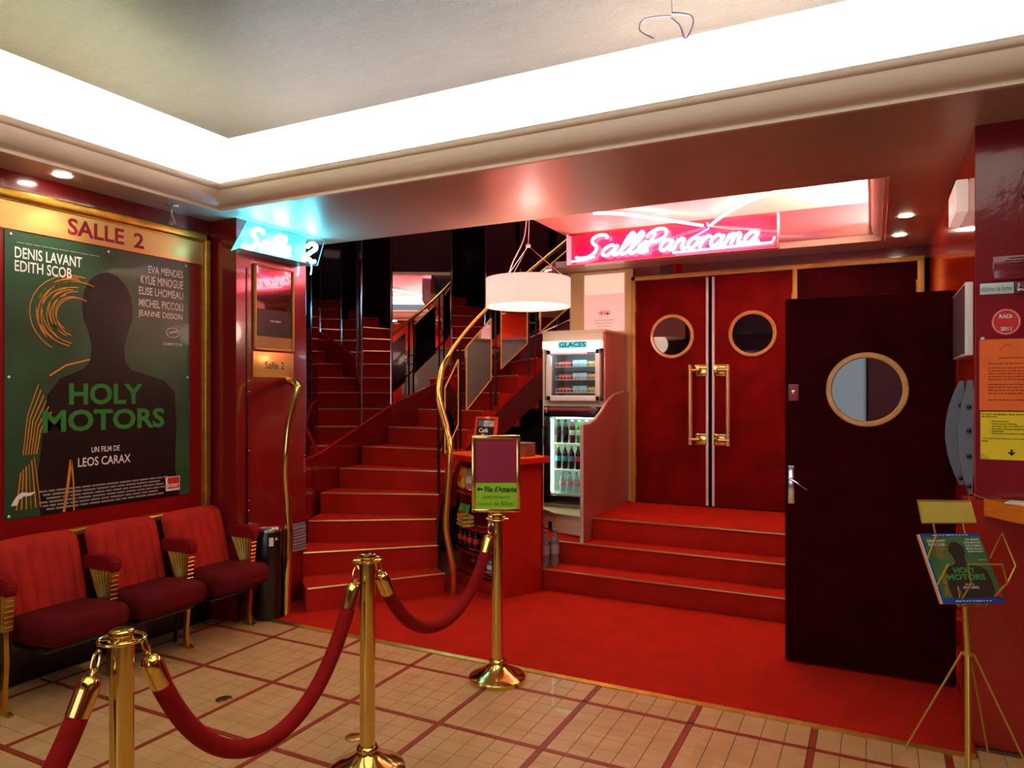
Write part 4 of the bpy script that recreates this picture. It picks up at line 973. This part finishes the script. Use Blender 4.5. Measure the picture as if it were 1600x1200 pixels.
# curved side screen
cv = [(911.5, 845), (911.5, 664.5), (919.5, 663.5), (930, 657.5), (940.6, 644), (951, 626), (960, 617), (975, 613)]
PXs = -2.160
pts = [on_x(u, v, PXs) for u, v in cv]
poly = [(pts[0].y, z2)]+[(p.y, p.z) for p in pts[1:]]+[(6.83, pts[-1].z+.002), (6.83, .54), (5.815, z2)]
MB().prism(poly, (PXs, 0, 0), (0, 1, 0), (0, 0, 1), -.028 if False else .0).build('screen_face', M_lamside, fc, world=True, fix=False) if False else None
MB().prism(poly, (PXs-.028, 0, 0), (0, 1, 0), (0, 0, 1), .028).build('side_screen', M_lamside, fc, world=True)
eg = MB().tube([(PXs-.014, pts[0].y-.002, z2+.004), (PXs-.014, pts[1].y-.002, pts[1].z)], .015, 4)
eg.tube([(PXs-.014, p.y, p.z+.001) for p in pts[1:]], .014, 6).build('screen_edge', mat('pale_edging', (206, 190, 180), .3, coat=.4), fc, world=True)
bp = [(-2.79, 6.19), (-2.73, 6.06), (-2.53, 5.89), (-2.19, 5.80), (-2.19, 6.19)]
MB().prism(bp, (0, 0, z2+.006), (1, 0, 0), (0, 1, 0), .16).build('base_unit', M_laminate, fc, world=True)
MB().prism([(-2.81, 6.19), (-2.75, 6.05), (-2.54, 5.87), (-2.19, 5.78), (-2.19, 6.19)], (0, 0, z2+.17), (1, 0, 0), (0, 1, 0), .012).build('base_top', mat('pale_green_laminate', (196, 206, 160), .35), fc, world=True)
MB().box((-2.615, 5.945, z2+.05), (.05, .012, .07), rad(-40)).build('dark_gap', M_shade_black, fc, world=True)  # near-black block painted for the shade inside an open hole
# lower drinks fridge
fd = thing('drinks_fridge', 'black-framed glass-door drinks fridge with lit shelves of bottles', 'fridge', (-2.49, 6.3, .575))
fx0, fx1, fy_, fz0, fz1 = -2.772, -2.20, 6.15, .577, 1.483
MB().bx(fx0, fx1, fy_+.50, fy_+.53, fz0, fz1).bx(fx0, fx0+.03, fy_+.04, fy_+.5, fz0, fz1).bx(fx1-.03, fx1, fy_+.04, fy_+.5, fz0, fz1).bx(fx0, fx1, fy_+.04, fy_+.5, fz0, fz0+.09).bx(fx0, fx1, fy_+.04, fy_+.5, fz1-.1, fz1).build('carcass', mat('fridge_liner', (214, 226, 216), .4), fd, world=True)
d_ = MB()
for q in ((fx0, fx1, fz1-.1, fz1), (fx0, fx1, fz0, fz0+.075), (fx0, fx0+.065, fz0, fz1), (fx1-.06, fx1, fz0, fz1)): d_.bx(q[0], q[1], fy_, fy_+.035, q[2], q[3], .006)
d_ = d_.build('door', M_black, fd, world=True)
MB().bx(fx0+.06, fx1-.05, fy_+.012, fy_+.018, fz0+.07, fz1-.09).build('glass', M_glass, d_, world=True)
MB().bx(fx0+.008, fx0+.022, fy_-.03, fy_-.018, 1.12, 1.30, .004).bx(fx0+.008, fx0+.022, fy_-.03, fy_, 1.28, 1.30).bx(fx0+.008, fx0+.022, fy_-.03, fy_, 1.12, 1.14).build('handle', M_black, d_, world=True)
MB().bx(fx0+.05, fx1-.03, fy_-.004, fy_, fz1-.04, fz1-.012, .003).build('red_band', mat('dull_red_band', (150, 50, 50), .4), d_, world=True)
MB().bx(fx0+.008, fx0+.04, fy_-.006, fy_, fz1-.06, fz1-.01, .003).build('lock', M_chrome, d_, world=True)
FS = [.675, .895, 1.14]
for z in FS[1:]:
    MB().bx(fx0+.04, fx1-.04, fy_+.06, fy_+.45, z-.010, z-.002, .002).build('shelf', mat('glowing_white_shelf', (240, 246, 240), .3, emit=(230, 255, 240), es=.25), fd, world=True)  # slight glow in the shelf colour stands in for the fridge lighting
MB().bx(fx0+.068, fx0+.08, fy_+.045, fy_+.055, fz0+.1, fz1-.12).bx(fx0+.1, fx1-.1, fy_+.06, fy_+.075, fz1-.115, fz1-.103).build('light_strip', mat('fridge_lamp', (225, 255, 240), .4, emit=(215, 255, 235), es=9), fd, world=True)
brow = [  # (shelf, [(x, kind)...])
 (1.14, [(-2.665, 0), (-2.592, 0), (-2.52, 1), (-2.45, 2), (-2.38, 2), (-2.31, 2)]),
 (.895, [(-2.665, 3), (-2.597, 3), (-2.53, 3), (-2.462, 4), (-2.394, 4), (-2.326, 4)]),
 (.675, [(-2.62, 5), (-2.55, 5), (-2.48, 5), (-2.41, 5), (-2.34, 5)])]
kinds = [((30, 8, 8), (20, 20, 20), (60, 14, 20), 'dark-labelled cola bottle', False), ((90, 20, 26), (230, 230, 230), (206, 200, 190), 'deep red bottle with pale label', False),
         ((40, 150, 60), (240, 240, 240), (180, 230, 210), 'green glass bottle', False), ((40, 22, 10), (236, 170, 40), (90, 150, 170), 'yellow-capped iced tea bottle', False),
         ((34, 8, 8), (190, 30, 30), (206, 40, 34), 'red-labelled cola bottle', False), ((200, 216, 226), (90, 130, 200), (220, 170, 180), 'clear water bottle with blue cap', True)]
sn_ = {1.14: 'top shelf', .895: 'middle shelf', .675: 'bottom shelf'}
protos = {}
ordn = ['leftmost', 'second', 'third', 'fourth', 'fifth']
for zsh, items in brow:
    cnt = {}
    tot = {}
    for x_, k_ in items: tot[k_] = tot.get(k_, 0)+1
    for x_, k_ in items:
        cnt[k_] = cnt.get(k_, 0)+1; kd = kinds[k_]
        nm = (ordn[cnt[k_]-1]+' ' if tot[k_] > 1 else '')+kd[3]+' on the '+sn_[zsh]+' of the drinks fridge'
        if k_ not in protos:
            o = make_bottle(.215 if k_ != 5 else .19, .031, kd[0], kd[1], kd[2], nm, 'bottles in the drinks fridge', kd[4]); protos[k_] = o; o.location = (x_, fy_+.10, zsh)
        else: place(protos[k_], (x_, fy_+.10, zsh), cnt[k_]*.7, nm)
# upper freezer
fz = thing('ice_cream_freezer', 'white-framed glass-door ice cream freezer in the cabinet top', 'freezer', (-2.46, 6.2, 1.526))
ux0, ux1, uz0, uz1 = -2.735, -2.205, 1.535, 2.01; uy = 6.12
MB().bx(ux0, ux1, uy+.40, uy+.42, uz0, uz1).bx(ux0, ux0+.02, uy+.04, uy+.4, uz0, uz1).bx(ux1-.02, ux1, uy+.04, uy+.4, uz0, uz1).bx(ux0, ux1, uy+.04, uy+.4, uz0, uz0+.02).bx(ux0, ux1, uy+.04, uy+.4, uz1-.02, uz1).build('carcass', mat('freezer_liner', (150, 140, 138), .4), fz, world=True)
d_ = MB()
for q in ((ux0, ux1, uz1-.05, uz1), (ux0, ux1, uz0, uz0+.05), (ux0, ux0+.05, uz0, uz1), (ux1-.045, ux1, uz0, uz1)): d_.bx(q[0], q[1], uy, uy+.035, q[2], q[3], .006)
d_ = d_.build('door', M_white, fz, world=True)
MB().bx(ux0+.045, ux1-.04, uy+.012, uy+.018, uz0+.045, uz1-.045).build('glass', M_glass, d_, world=True)
MB().bx(ux1-.12, ux1-.05, uy-.003, uy+.002, uz1-.045, uz1-.028).build('maker_plate', M_grey, d_, world=True)
for z in (1.61, 1.73, 1.85):
    w_ = MB()
    for q in range(12): x_ = ux0+.075+q*.035; w_.tube([(x_, uy+.07, z+.035), (x_, uy+.07, z), (x_, uy+.34, z)], .002, 4)
    for zz in (z, z+.035): w_.tube([(ux0+.07, uy+.07, zz), (ux1-.06, uy+.07, zz)], .003, 5)
    w_.build('wire_basket', M_white, fz, world=True)
MB().bx(ux0+.06, ux1-.06, uy+.06, uy+.08, uz1-.035, uz1-.022).build('light_strip', mat('freezer_fill', (220, 240, 255), .4, emit=(215, 238, 255), es=14), fz, world=True)  # glowing strip added to brighten the freezer inside
hb = MB().bx(-2.765, -2.195, 6.10, 6.2, 2.015, 2.088, .004).build('header_box', mat('glowing_header', (244, 240, 232), .4, emit=(255, 246, 236), es=.45), fz, world=True)  # weak glow put into the header colour to brighten it
MB().bx(-2.70, -2.22, 6.105, 6.118, 2.009, 2.014).build('lamp_strip', mat('header_lamp', (225, 245, 255), .4, emit=(215, 240, 255), es=12), fz, world=True)
MB().bx(-2.60, -2.32, 6.096, 6.0995, 2.018, 2.082).build('sign_card', mat('glowing_turquoise_card', (96, 200, 208), .5, emit=(90, 200, 210), es=.5), fz, world=True)  # glow added to the card colour so it reads brighter
t = MB(); t.text('GLACES', (0, 6.0955, 0), (1, 0, 0), (0, 0, 1), (-2.59, 2.028, -2.33, 2.072), .03); t.build('lettering', mat('petrol_ink', (10, 90, 110), .5), fz, world=True, fix=False)
pk = [((-2.60, 6.3), (.12, .1, .05), (190, 60, 50)), ((-2.45, 6.3), (.14, .1, .06), (150, 190, 210)), ((-2.32, 6.3), (.1, .1, .05), (200, 170, 60))]
for z in (1.615, 1.735, 1.855):
    for k, ((x_, y_), dm, c_) in enumerate(pk):
        MB().box((x_, y_, z+dm[2]/2), dm, rad(10*k-8), .004).build('ice_cream_box', mat('icebox_%d' % k, c_, .5, noise=.2, nscale=20), label='%s ice cream box in the %s basket' % (('red', 'pale blue', 'yellow')[k], {1.615: 'lowest', 1.735: 'middle', 1.855: 'top'}[z]), cat='box', group='ice cream boxes in the freezer')
# notice poster on the pilaster
np_ = thing('notice_poster', 'pale pink illuminated notice between the cream pilasters above the fridges', 'poster', (-2.41, 6.83, 2.27))
MB().bx(-2.625, -2.205, 6.832, 6.842, 2.225, 2.80).build('sheet', mat('pale_pink_sheet', (252, 206, 196), .6, emit=(255, 190, 176), es=.35), np_, world=True)
MB().bx(-2.62, -2.21, 6.8305, 6.8318, 2.60, 2.795).build('upper_band', mat('cream_sheet', (255, 236, 206), .6, emit=(255, 230, 200), es=.35), np_, world=True)
q_ = MB()
for k in range(2): q_.tube([(-2.44+.06*k+.03*math.cos(2*PI*i/16), 6.831, 2.41+.018*math.sin(2*PI*i/16)) for i in range(16)], .003, 4, closed=True)
q_.sphere((-2.44, 6.831, 2.41), .014, (1, .05, .7), 8).sphere((-2.38, 6.831, 2.405), .018, (1, .05, .6), 8)
q_.build('red_emblem', flat('soft_red_ink', (204, 90, 84)), np_, world=True)
q_ = MB()
for k in range(3): q_.bx(-2.52+.01*k, -2.30-.02*k, 6.8305, 6.8318, 2.335-.03*k, 2.340-.03*k)
q_.build('small_print', flat('pink_grey_ink', (206, 150, 144)), np_, world=True, kind='stuff')
# water bottles on the floor by the steps
wp = make_bottle(.30, .037, (188, 196, 200), (120, 110, 110), (150, 130, 130), 'front clear water bottle on the lowest step beside the snack counter', 'water bottles beside the entrance steps', True); wp.location = (-2.41, 5.375, .1795)
place(wp, (-2.36, 5.46, .1795), 1, 'rear clear water bottle on the lowest step beside the fridge')

# ================================================================== RIGHT-HAND SIDE
BY = 3.89
def ytext(mb, body, u0, v0b, v0t, u1, v1b, v1t, Y, bold=0):
    a, b, c, d = on_y(u0, v0b, Y), on_y(u0, v0t, Y), on_y(u1, v1b, Y), on_y(u1, v1t, Y)
    mb.text(body, (0, Y, 0), (1, 0, 0), (0, 0, 1), (a.x, (a.z+c.z)/2, c.x, (b.z+d.z)/2), bold)
ic = thing('intercom', 'red intercom panel with a slotted oval grille on the booth wall', 'intercom', (.6, BY, 2.12))
MB().bx(.48, .74, BY-.02, BY-.001, 2.125, 2.235, .008, 3).build('cover', M_lac_booth, ic, world=True)
for k in range(7):
    w_ = .055*math.sqrt(1-((k-3)/3.8)**2)
    MB().bx(.575-w_, .575+w_, BY-.0225, BY-.0195, 2.147+.0115*k, 2.152+.0115*k, .001).build('slot', mat('grille_dark_red', (96, 10, 16), .5), ic, world=True)
n1 = thing('no_smoking_plate', 'pale blue-white no smoking plate above the round sticker', 'sign', (.5, BY, 2.06))
a, b = on_y(1531, 463, BY), on_y(1584, 443, BY)
MB().bx(a.x, b.x, BY-.006, BY-.001, 2.062, 2.113, .002).build('plate', mat('pale_blue_plate', (206, 222, 226), .3), n1, world=True)
t = MB(); t.text('défense de fumer', (0, BY-.0068, 0), (1, 0, 0), (0, 0, 1), (a.x+.004, 2.076, b.x-.004, 2.098), 0); t.build('lettering', mat('steel_ink', (96, 104, 110), .5), n1, world=True, fix=False)
n2 = thing('cigarette_pictogram', 'black plate with crossed-out white cigarette beside the no smoking plate', 'sign', (.6, BY, 2.06))
MB().bx(b.x+.003, b.x+.10, BY-.006, BY-.001, 2.058, 2.112, .002).build('plate', mat('navy_plate', (36, 24, 44), .3), n2, world=True)
MB().bx(b.x+.012, b.x+.085, BY-.0075, BY-.006, 2.072, 2.082, .001).tube([(b.x+.015, BY-.007, 2.085), (b.x+.02, BY-.007, 2.10), (b.x+.014, BY-.007, 2.106)], .003, 5).build('cigarette', M_textwhite, n2, world=True)
MB().box((b.x+.04, BY-.0082, 2.085), (.07, .001, .004), M=Matrix.Rotation(rad(35), 4, 'Y')).box((b.x+.04, BY-.0082, 2.085), (.07, .001, .004), M=Matrix.Rotation(rad(-35), 4, 'Y')).build('red_cross', M_red, n2, world=True)
st_ = thing('round_sticker', 'round red sticker with white capitals and a date on the booth wall', 'sticker', (.533, BY, 1.93))
cx_, cz_ = .5335, 1.935
MB().prism([(.056*math.cos(2*PI*k/40), .060*math.sin(2*PI*k/40)) for k in range(40)], (cx_, BY-.001, cz_), (1, 0, 0), (0, 0, 1), .0015).build('disc', mat('sticker_red', (214, 54, 54), .35), st_, world=True)
MB().tube([(cx_+.050*math.cos(2*PI*k/40), BY-.003, cz_+.054*math.sin(2*PI*k/40)) for k in range(40)], .0016, 4, closed=True).build('white_ring', M_textwhite, st_, world=True)
t = MB(); t.text('RADi', (0, BY-.0035, 0), (1, 0, 0), (0, 0, 1), (cx_-.026, cz_+.016, cx_+.022, cz_+.034), .035); t.text('2011', (0, BY-.0035, 0), (1, 0, 0), (0, 0, 1), (cx_-.022, cz_-.040, cx_+.020, cz_-.022), .035)
t.build('lettering', M_textwhite, st_, world=True, fix=False)
on = thing('orange_notice', 'orange paper notice taped above the yellow one', 'notice', (.5, BY, 1.53))
MB().bx(.432, .66, BY-.0028, BY-.001, 1.535, 1.858).build('sheet', mat('orange_paper', (246, 116, 46), .7, noise=.08, nscale=12), on, world=True)
t = MB(); rnd = random.Random(8)
for k, (z_, xa, xb) in enumerate(((1.77, .505, .60), (1.745, .465, .62), (1.725, .465, .63), (1.712, .465, .64), (1.699, .465, .64), (1.686, .465, .64), (1.673, .465, .60), (1.65, .465, .63), (1.637, .465, .64), (1.624, .465, .60), (1.61, .465, .58), (1.58, .465, .61))):
    x_ = xa
    while x_ < xb:
        w_ = rnd.uniform(.008, .024); t.bx(x_, x_+w_, BY-.0034, BY-.0028, z_, z_+.0045); x_ += w_+.003
t.tube([(.53+.02*math.cos(q/3.), BY-.0032, 1.82+.012*math.sin(q/2.)) for q in range(14)], .0012, 4)
t.build('small_print', flat('brown_ink', (150, 66, 30)), on, world=True, kind='stuff')
MB().sphere((.444, BY-.006, 1.862), .008, (1, .6, 1), 8).build('pin', M_textwhite, on, world=True)
yn = thing('yellow_notice', 'yellow paper notice with a list and a down arrow', 'notice', (.5, BY, 1.31))
MB().bx(.436, .68, BY-.0028, BY-.001, 1.312, 1.529).build('sheet', mat('yellow_paper', (240, 214, 40), .7, noise=.06, nscale=12), yn, world=True)
MB().prism([(0, 0), (.04, 0), (0, .03)], (.437, BY-.003, 1.313), (1, 0, 0), (0, 0, 1), .001).build('folded_corner', mat('yellow_fold', (206, 180, 40), .7), yn, world=True)
t = MB(); lines = [('Si vous souhaitez être informé des', .438, .634, 1.514), ("de l'Ecurial :", .438, .500, 1.503), ('• Programmes', .470, .541, 1.481), ('• Films pour enfants', .470, .572, 1.470), ('• Soirées Courts Métrages', .470, .604, 1.459), ('• Soirées Documentaires', .470, .600, 1.448), ('• Festivals', .470, .522, 1.437), ('• Séances exceptionnelles', .470, .604, 1.426), ('Vous pouvez laisser votre Email sur', .438, .634, 1.403), ('liste.', .438, .464, 1.392)]
for s0, xa, xb, z_ in lines: t.text(s0, (0, BY-.0034, 0), (1, 0, 0), (0, 0, 1), (xa+.003, z_, xb+.003, z_+.008), .02)
t.bm.faces.new([t.bm.verts.new((.554+a, BY-.0034, 1.345+b)) for a, b in ((0, -.014), (.014, 0), (.010, .005), (.004, -.001), (.004, .015), (-.004, .015), (-.004, -.001), (-.010, .005), (-.014, 0))])
t.build('lettering', M_textblack, yn, world=True, fix=False)
MB().bx(.592, .80, BY-.03, BY-.001, 2.49, 2.60, .006).build('wall_box', M_lac_booth, label='dark red box high on the booth wall at the photo edge', cat='box')
# ticket ledge
lz = 1.135
lp_ = [on_z(1538, 778.5, lz), on_z(1570, 790, lz), on_z(1600, 797, lz), Vector((.95, 3.42, lz)), Vector((1.9, 3.35, lz)), Vector((1.9, 3.882, lz)), Vector((.45, 3.882, lz))]
lp_[0] = Vector((.445, 3.85, lz)); lp_[1] = Vector((.53, 3.72, lz)); lp_[2] = Vector((.62, 3.60, lz))
MB().prism([(p.x, p.y) for p in lp_], (0, 0, lz-.075), (1, 0, 0), (0, 1, 0), .075).build('ticket_ledge', M_ledge, label='varnished orange wooden ledge of the ticket booth', cat='ledge')
MB().box((.60, 3.76, lz+.002), (.16, .11, .003), rad(-20)).build('paper_sheet', M_paper, label='white sheet of paper lying on the orange ledge', cat='paper')
MB().box((.70, 3.70, lz+.0055), (.15, .21, .003), rad(25)).build('paper_sheet', M_paper, label='second white sheet lying askew on the orange ledge', cat='paper')
MB().tube(smooth_path([on_d(1514, 786, 3.25), on_d(1515, 771, 3.25), on_d(1530, 776, 3.22), on_d(1552, 781, 3.2), on_d(1585, 783, 3.2)], 5), .0018, 5).build('leaflet_wire', M_chrome, label='thin wire stretching along the ledge edge', cat='wire')
# framed notice on the right wall
fn = thing('framed_notice', 'white framed notice standing off the glossy right wall', 'notice', (RWX, 4.2, 1.79))
MB().bx(RWX-.034, RWX-.003, 3.925, 4.50, 1.79, 2.13, .002).build('frame', M_white, fn, world=True)
MB().bx(RWX-.0365, RWX-.0345, 3.94, 4.485, 1.80, 2.12).build('sheet', mat('lilac_grey_sheet', (150, 120, 134), .2, coat=.6), fn, world=True)
# curved steel guard plate with bolts; its wall reflection is built as a second plate
def guard(y, label, wd=.05):
    g = thing('steel_guard', label, 'guard plate', (RWX, y, 1.15), 0, 'curved steel guard plates on the right wall')
    P = [(0, -.0), (0, .53)]+[(-.008-wd*math.sin(PI*(.03+.94*k/14))**.8, .53-.53*k/14) for k in range(15)]
    MB().prism(P, (RWX-.004, y, 1.145), (1, 0, 0), (0, 0, 1), .012).build('plate', M_grey, g, world=True)
    for z in (1.18, 1.32, 1.44, 1.55): MB().sphere((RWX-.02, y-.022, z), .011, (1, .8, 1), 10).build('bolt', M_black, g, world=True)
guard(3.95, 'nearer curved grey steel guard plate with black bolts')
guard(4.30, 'second plate standing in for the reflection of the bolted guard', .075)

# ---- leaflet stand
ls = thing('leaflet_stand', 'gold wire tripod leaflet stand by the booth', 'leaflet stand', (.356, 3.56, 0))
hub = Vector((.356, 3.566, on_d(1500, 1022, 3.02).z)); base = Vector((.356, 3.566, .0))
wm_ = mat('gold_wire', (206, 168, 70), .35, .45)
topd = 3.06
MB().tube([base, hub, on_d(1508, 938, 3.02), on_d(1500, 900, 3.05)], .012, 12).build('post', wm_, ls, world=True)
MB().lathe([(.02, hub.z-.006), (.02, hub.z+.006)], (hub.x, hub.y, 0), 16).build('hub', wm_, ls, world=True)
for f_ in ((.13, 3.70, .011), (.455, 3.80, .011), (.60, 3.52, 0), (.33, 3.27, 0)):
    s = hub+(Vector(f_)-hub)*.09; s.z = hub.z; MB().tube([hub, s, Vector(f_)], .0045, 6).build('leg', wm_, ls, world=True)
hdr = [on_d(1441, 817, 3.10), on_d(1525, 817, 3.10), on_d(1516, 783, 3.14), on_d(1434, 782, 3.14)]
off = Vector((-SA, CA, 0))*.006
hp_ = MB(); quadthick(hp_, *hdr, off); hp_.build('header_plate', mat('gold_green_plate', (214, 190, 84), .45, .1, noise=.08, nscale=10), ls, world=True)
m_ = MB().tube(hdr, .004, 6, closed=True).tube([on_d(1458, 817, 3.10), on_d(1461, 832, 3.09), on_d(1470, 845, 3.09)], .004, 6).tube([on_d(1504, 817, 3.10), on_d(1508, 834, 3.09)], .004, 6)
m_.build('header_wire', wm_, ls, world=True)
r_ = MB()
def rackwire(pts, d): r_.tube([on_d(u, v, dd) for (u, v), dd in zip(pts, d)], .0035, 6)
rackwire([(1518, 911), (1512, 882), (1566, 882), (1574, 911), (1560, 926), (1540, 946)], [2.86, 2.85, 2.85, 2.86, 2.9, 2.95])
rackwire([(1547, 872), (1566, 833), (1587, 884), (1574, 911), (1562, 922)], [2.98, 2.93, 2.89, 2.87, 2.9])
rackwire([(1463, 836), (1450, 871), (1452, 873)], [3.02, 2.97, 2.97])
rackwire([(1482, 882), (1464, 915), (1466, 918)], [2.93, 2.9, 2.9])
rackwire([(1518, 911), (1498, 945)], [2.86, 2.93])
rackwire([(1450, 872), (1464, 917), (1498, 947), (1540, 947)], [3.02, 2.98, 2.96, 2.97])
rackwire([(1498, 947), (1508, 940), (1540, 947)], [2.96, 3.0, 2.97])
r_.build('wire_rack', wm_, ls, world=True)
lf_ = thing('leaflet', 'front green leaflet with blue borders lying in the wire stand', 'leaflet', tuple(on_d(1500, 940, 2.93)))
A = on_d(1477, 943, 2.90); B = on_d(1574, 942, 2.90); D = on_d(1440, 834, 3.06)
U_ = (B-A); V_ = (D-A); V_ = V_-U_*0; wL, hL = U_.length, V_.length; Un, Vn = U_.normalized(), V_.normalized(); Nn = Un.cross(Vn).normalized()
def lsheet(mb, x0, x1, y0, y1, o0, o1):
    c = [A+Un*(x*wL)+Vn*(y*hL)+Nn*o0 for x, y in ((x0, y0), (x1, y0), (x1, y1), (x0, y1))]; quadthick(mb, *c, Nn*(o1-o0)); return mb
lsheet(MB(), 0, .97, 0, 1, -.002, 0).build('sheet', mat('leaflet_green', (72, 108, 60), .4, noise=.2, nscale=12), lf_, world=True)
for q in ((.955, 1), (0, .07)): lsheet(MB(), 0, .97, q[0], q[1], .0002, .0006).build('blue_band', M_blue, lf_, world=True)
WW, HH = wL*.97, hL*.885
MB().prism(bust(WW, HH), A+Vn*hL*.07+Nn*.0004, Un, Vn, 0).build('dark_figure', mat('leaflet_glare_black', (54, 44, 36), .4), lf_, world=True, fix=False)  # black ink lightened, the glare on it put into the colour
strokes(A+Vn*hL*.07+Nn*.0008, Un, Vn, WW, HH).build('orange_strokes', M_posterorange, lf_, world=True, fix=False, kind='stuff')
t = MB(); Ot = A+Nn*.0012
for s0, (x0, y0, x1, y1) in (('DENIS LAVANT', (.05, .87, .36, .91)), ('EDITH SCOB', (.05, .815, .32, .855)), ('EVA MENDES', (.70, .89, .93, .92)), ('KYLIE MINOGUE', (.66, .845, .93, .875)), ('ELISE LHOMEAU', (.66, .80, .93, .83)), ('MICHEL PICCOLI', (.66, .755, .93, .785)), ('JEANNE DISSON', (.66, .71, .93, .74)), ('LEOS CARAX', (.38, .20, .64, .235)), ('UN FILM DE', (.43, .25, .57, .27)), ('COMPÉTITION', (.80, .60, .93, .615))):
    t.text(s0, Ot, Un*wL, Vn*hL, (x0, y0, x1, y1), .015)
t.build('white_lettering', M_textwhite, lf_, world=True, fix=False)
t = MB(); t.text('HOLY', Ot, Un*wL, Vn*hL, (.32, .415, .68, .50), .03); t.text('MOTORS', Ot, Un*wL, Vn*hL, (.18, .32, .80, .405), .03); t.build('green_lettering', mat('leaflet_green_ink', (70, 150, 62), .5), lf_, world=True, fix=False)
lsheet(MB(), .86, .95, .08, .14, .0008, .0012).build('red_square', M_red, lf_, world=True)
t = MB()
for y_ in (.03, .975):
    x_ = .18
    while x_ < .78: lsheet(t, x_, x_+.03+.02*random.random(), y_-.006, y_+.006, .0007, .0009); x_ += .055
t.build('small_print', M_textwhite, lf_, world=True, kind='stuff')
for k in range(1, 4):
    c = [A+Un*(x*wL-.006*k)+Vn*(y*hL)+Nn*(-.003*k) for x, y in ((0, 0), (.97, 0), (.97, 1), (0, 1))]
    mb = MB(); quadthick(mb, *c, -Nn*.002)
    mb.build('leaflet', (M_blue, mat('pale_leaflet', (214, 200, 190), .5), mat('orange_leaflet', (220, 140, 60), .5))[k-1], label=('blue-edged leaflet directly under the front one', 'pale leaflet second beneath the front one', 'orange leaflet at the back of the stack')[k-1], cat='leaflet', group='leaflets stacked in the wire stand')
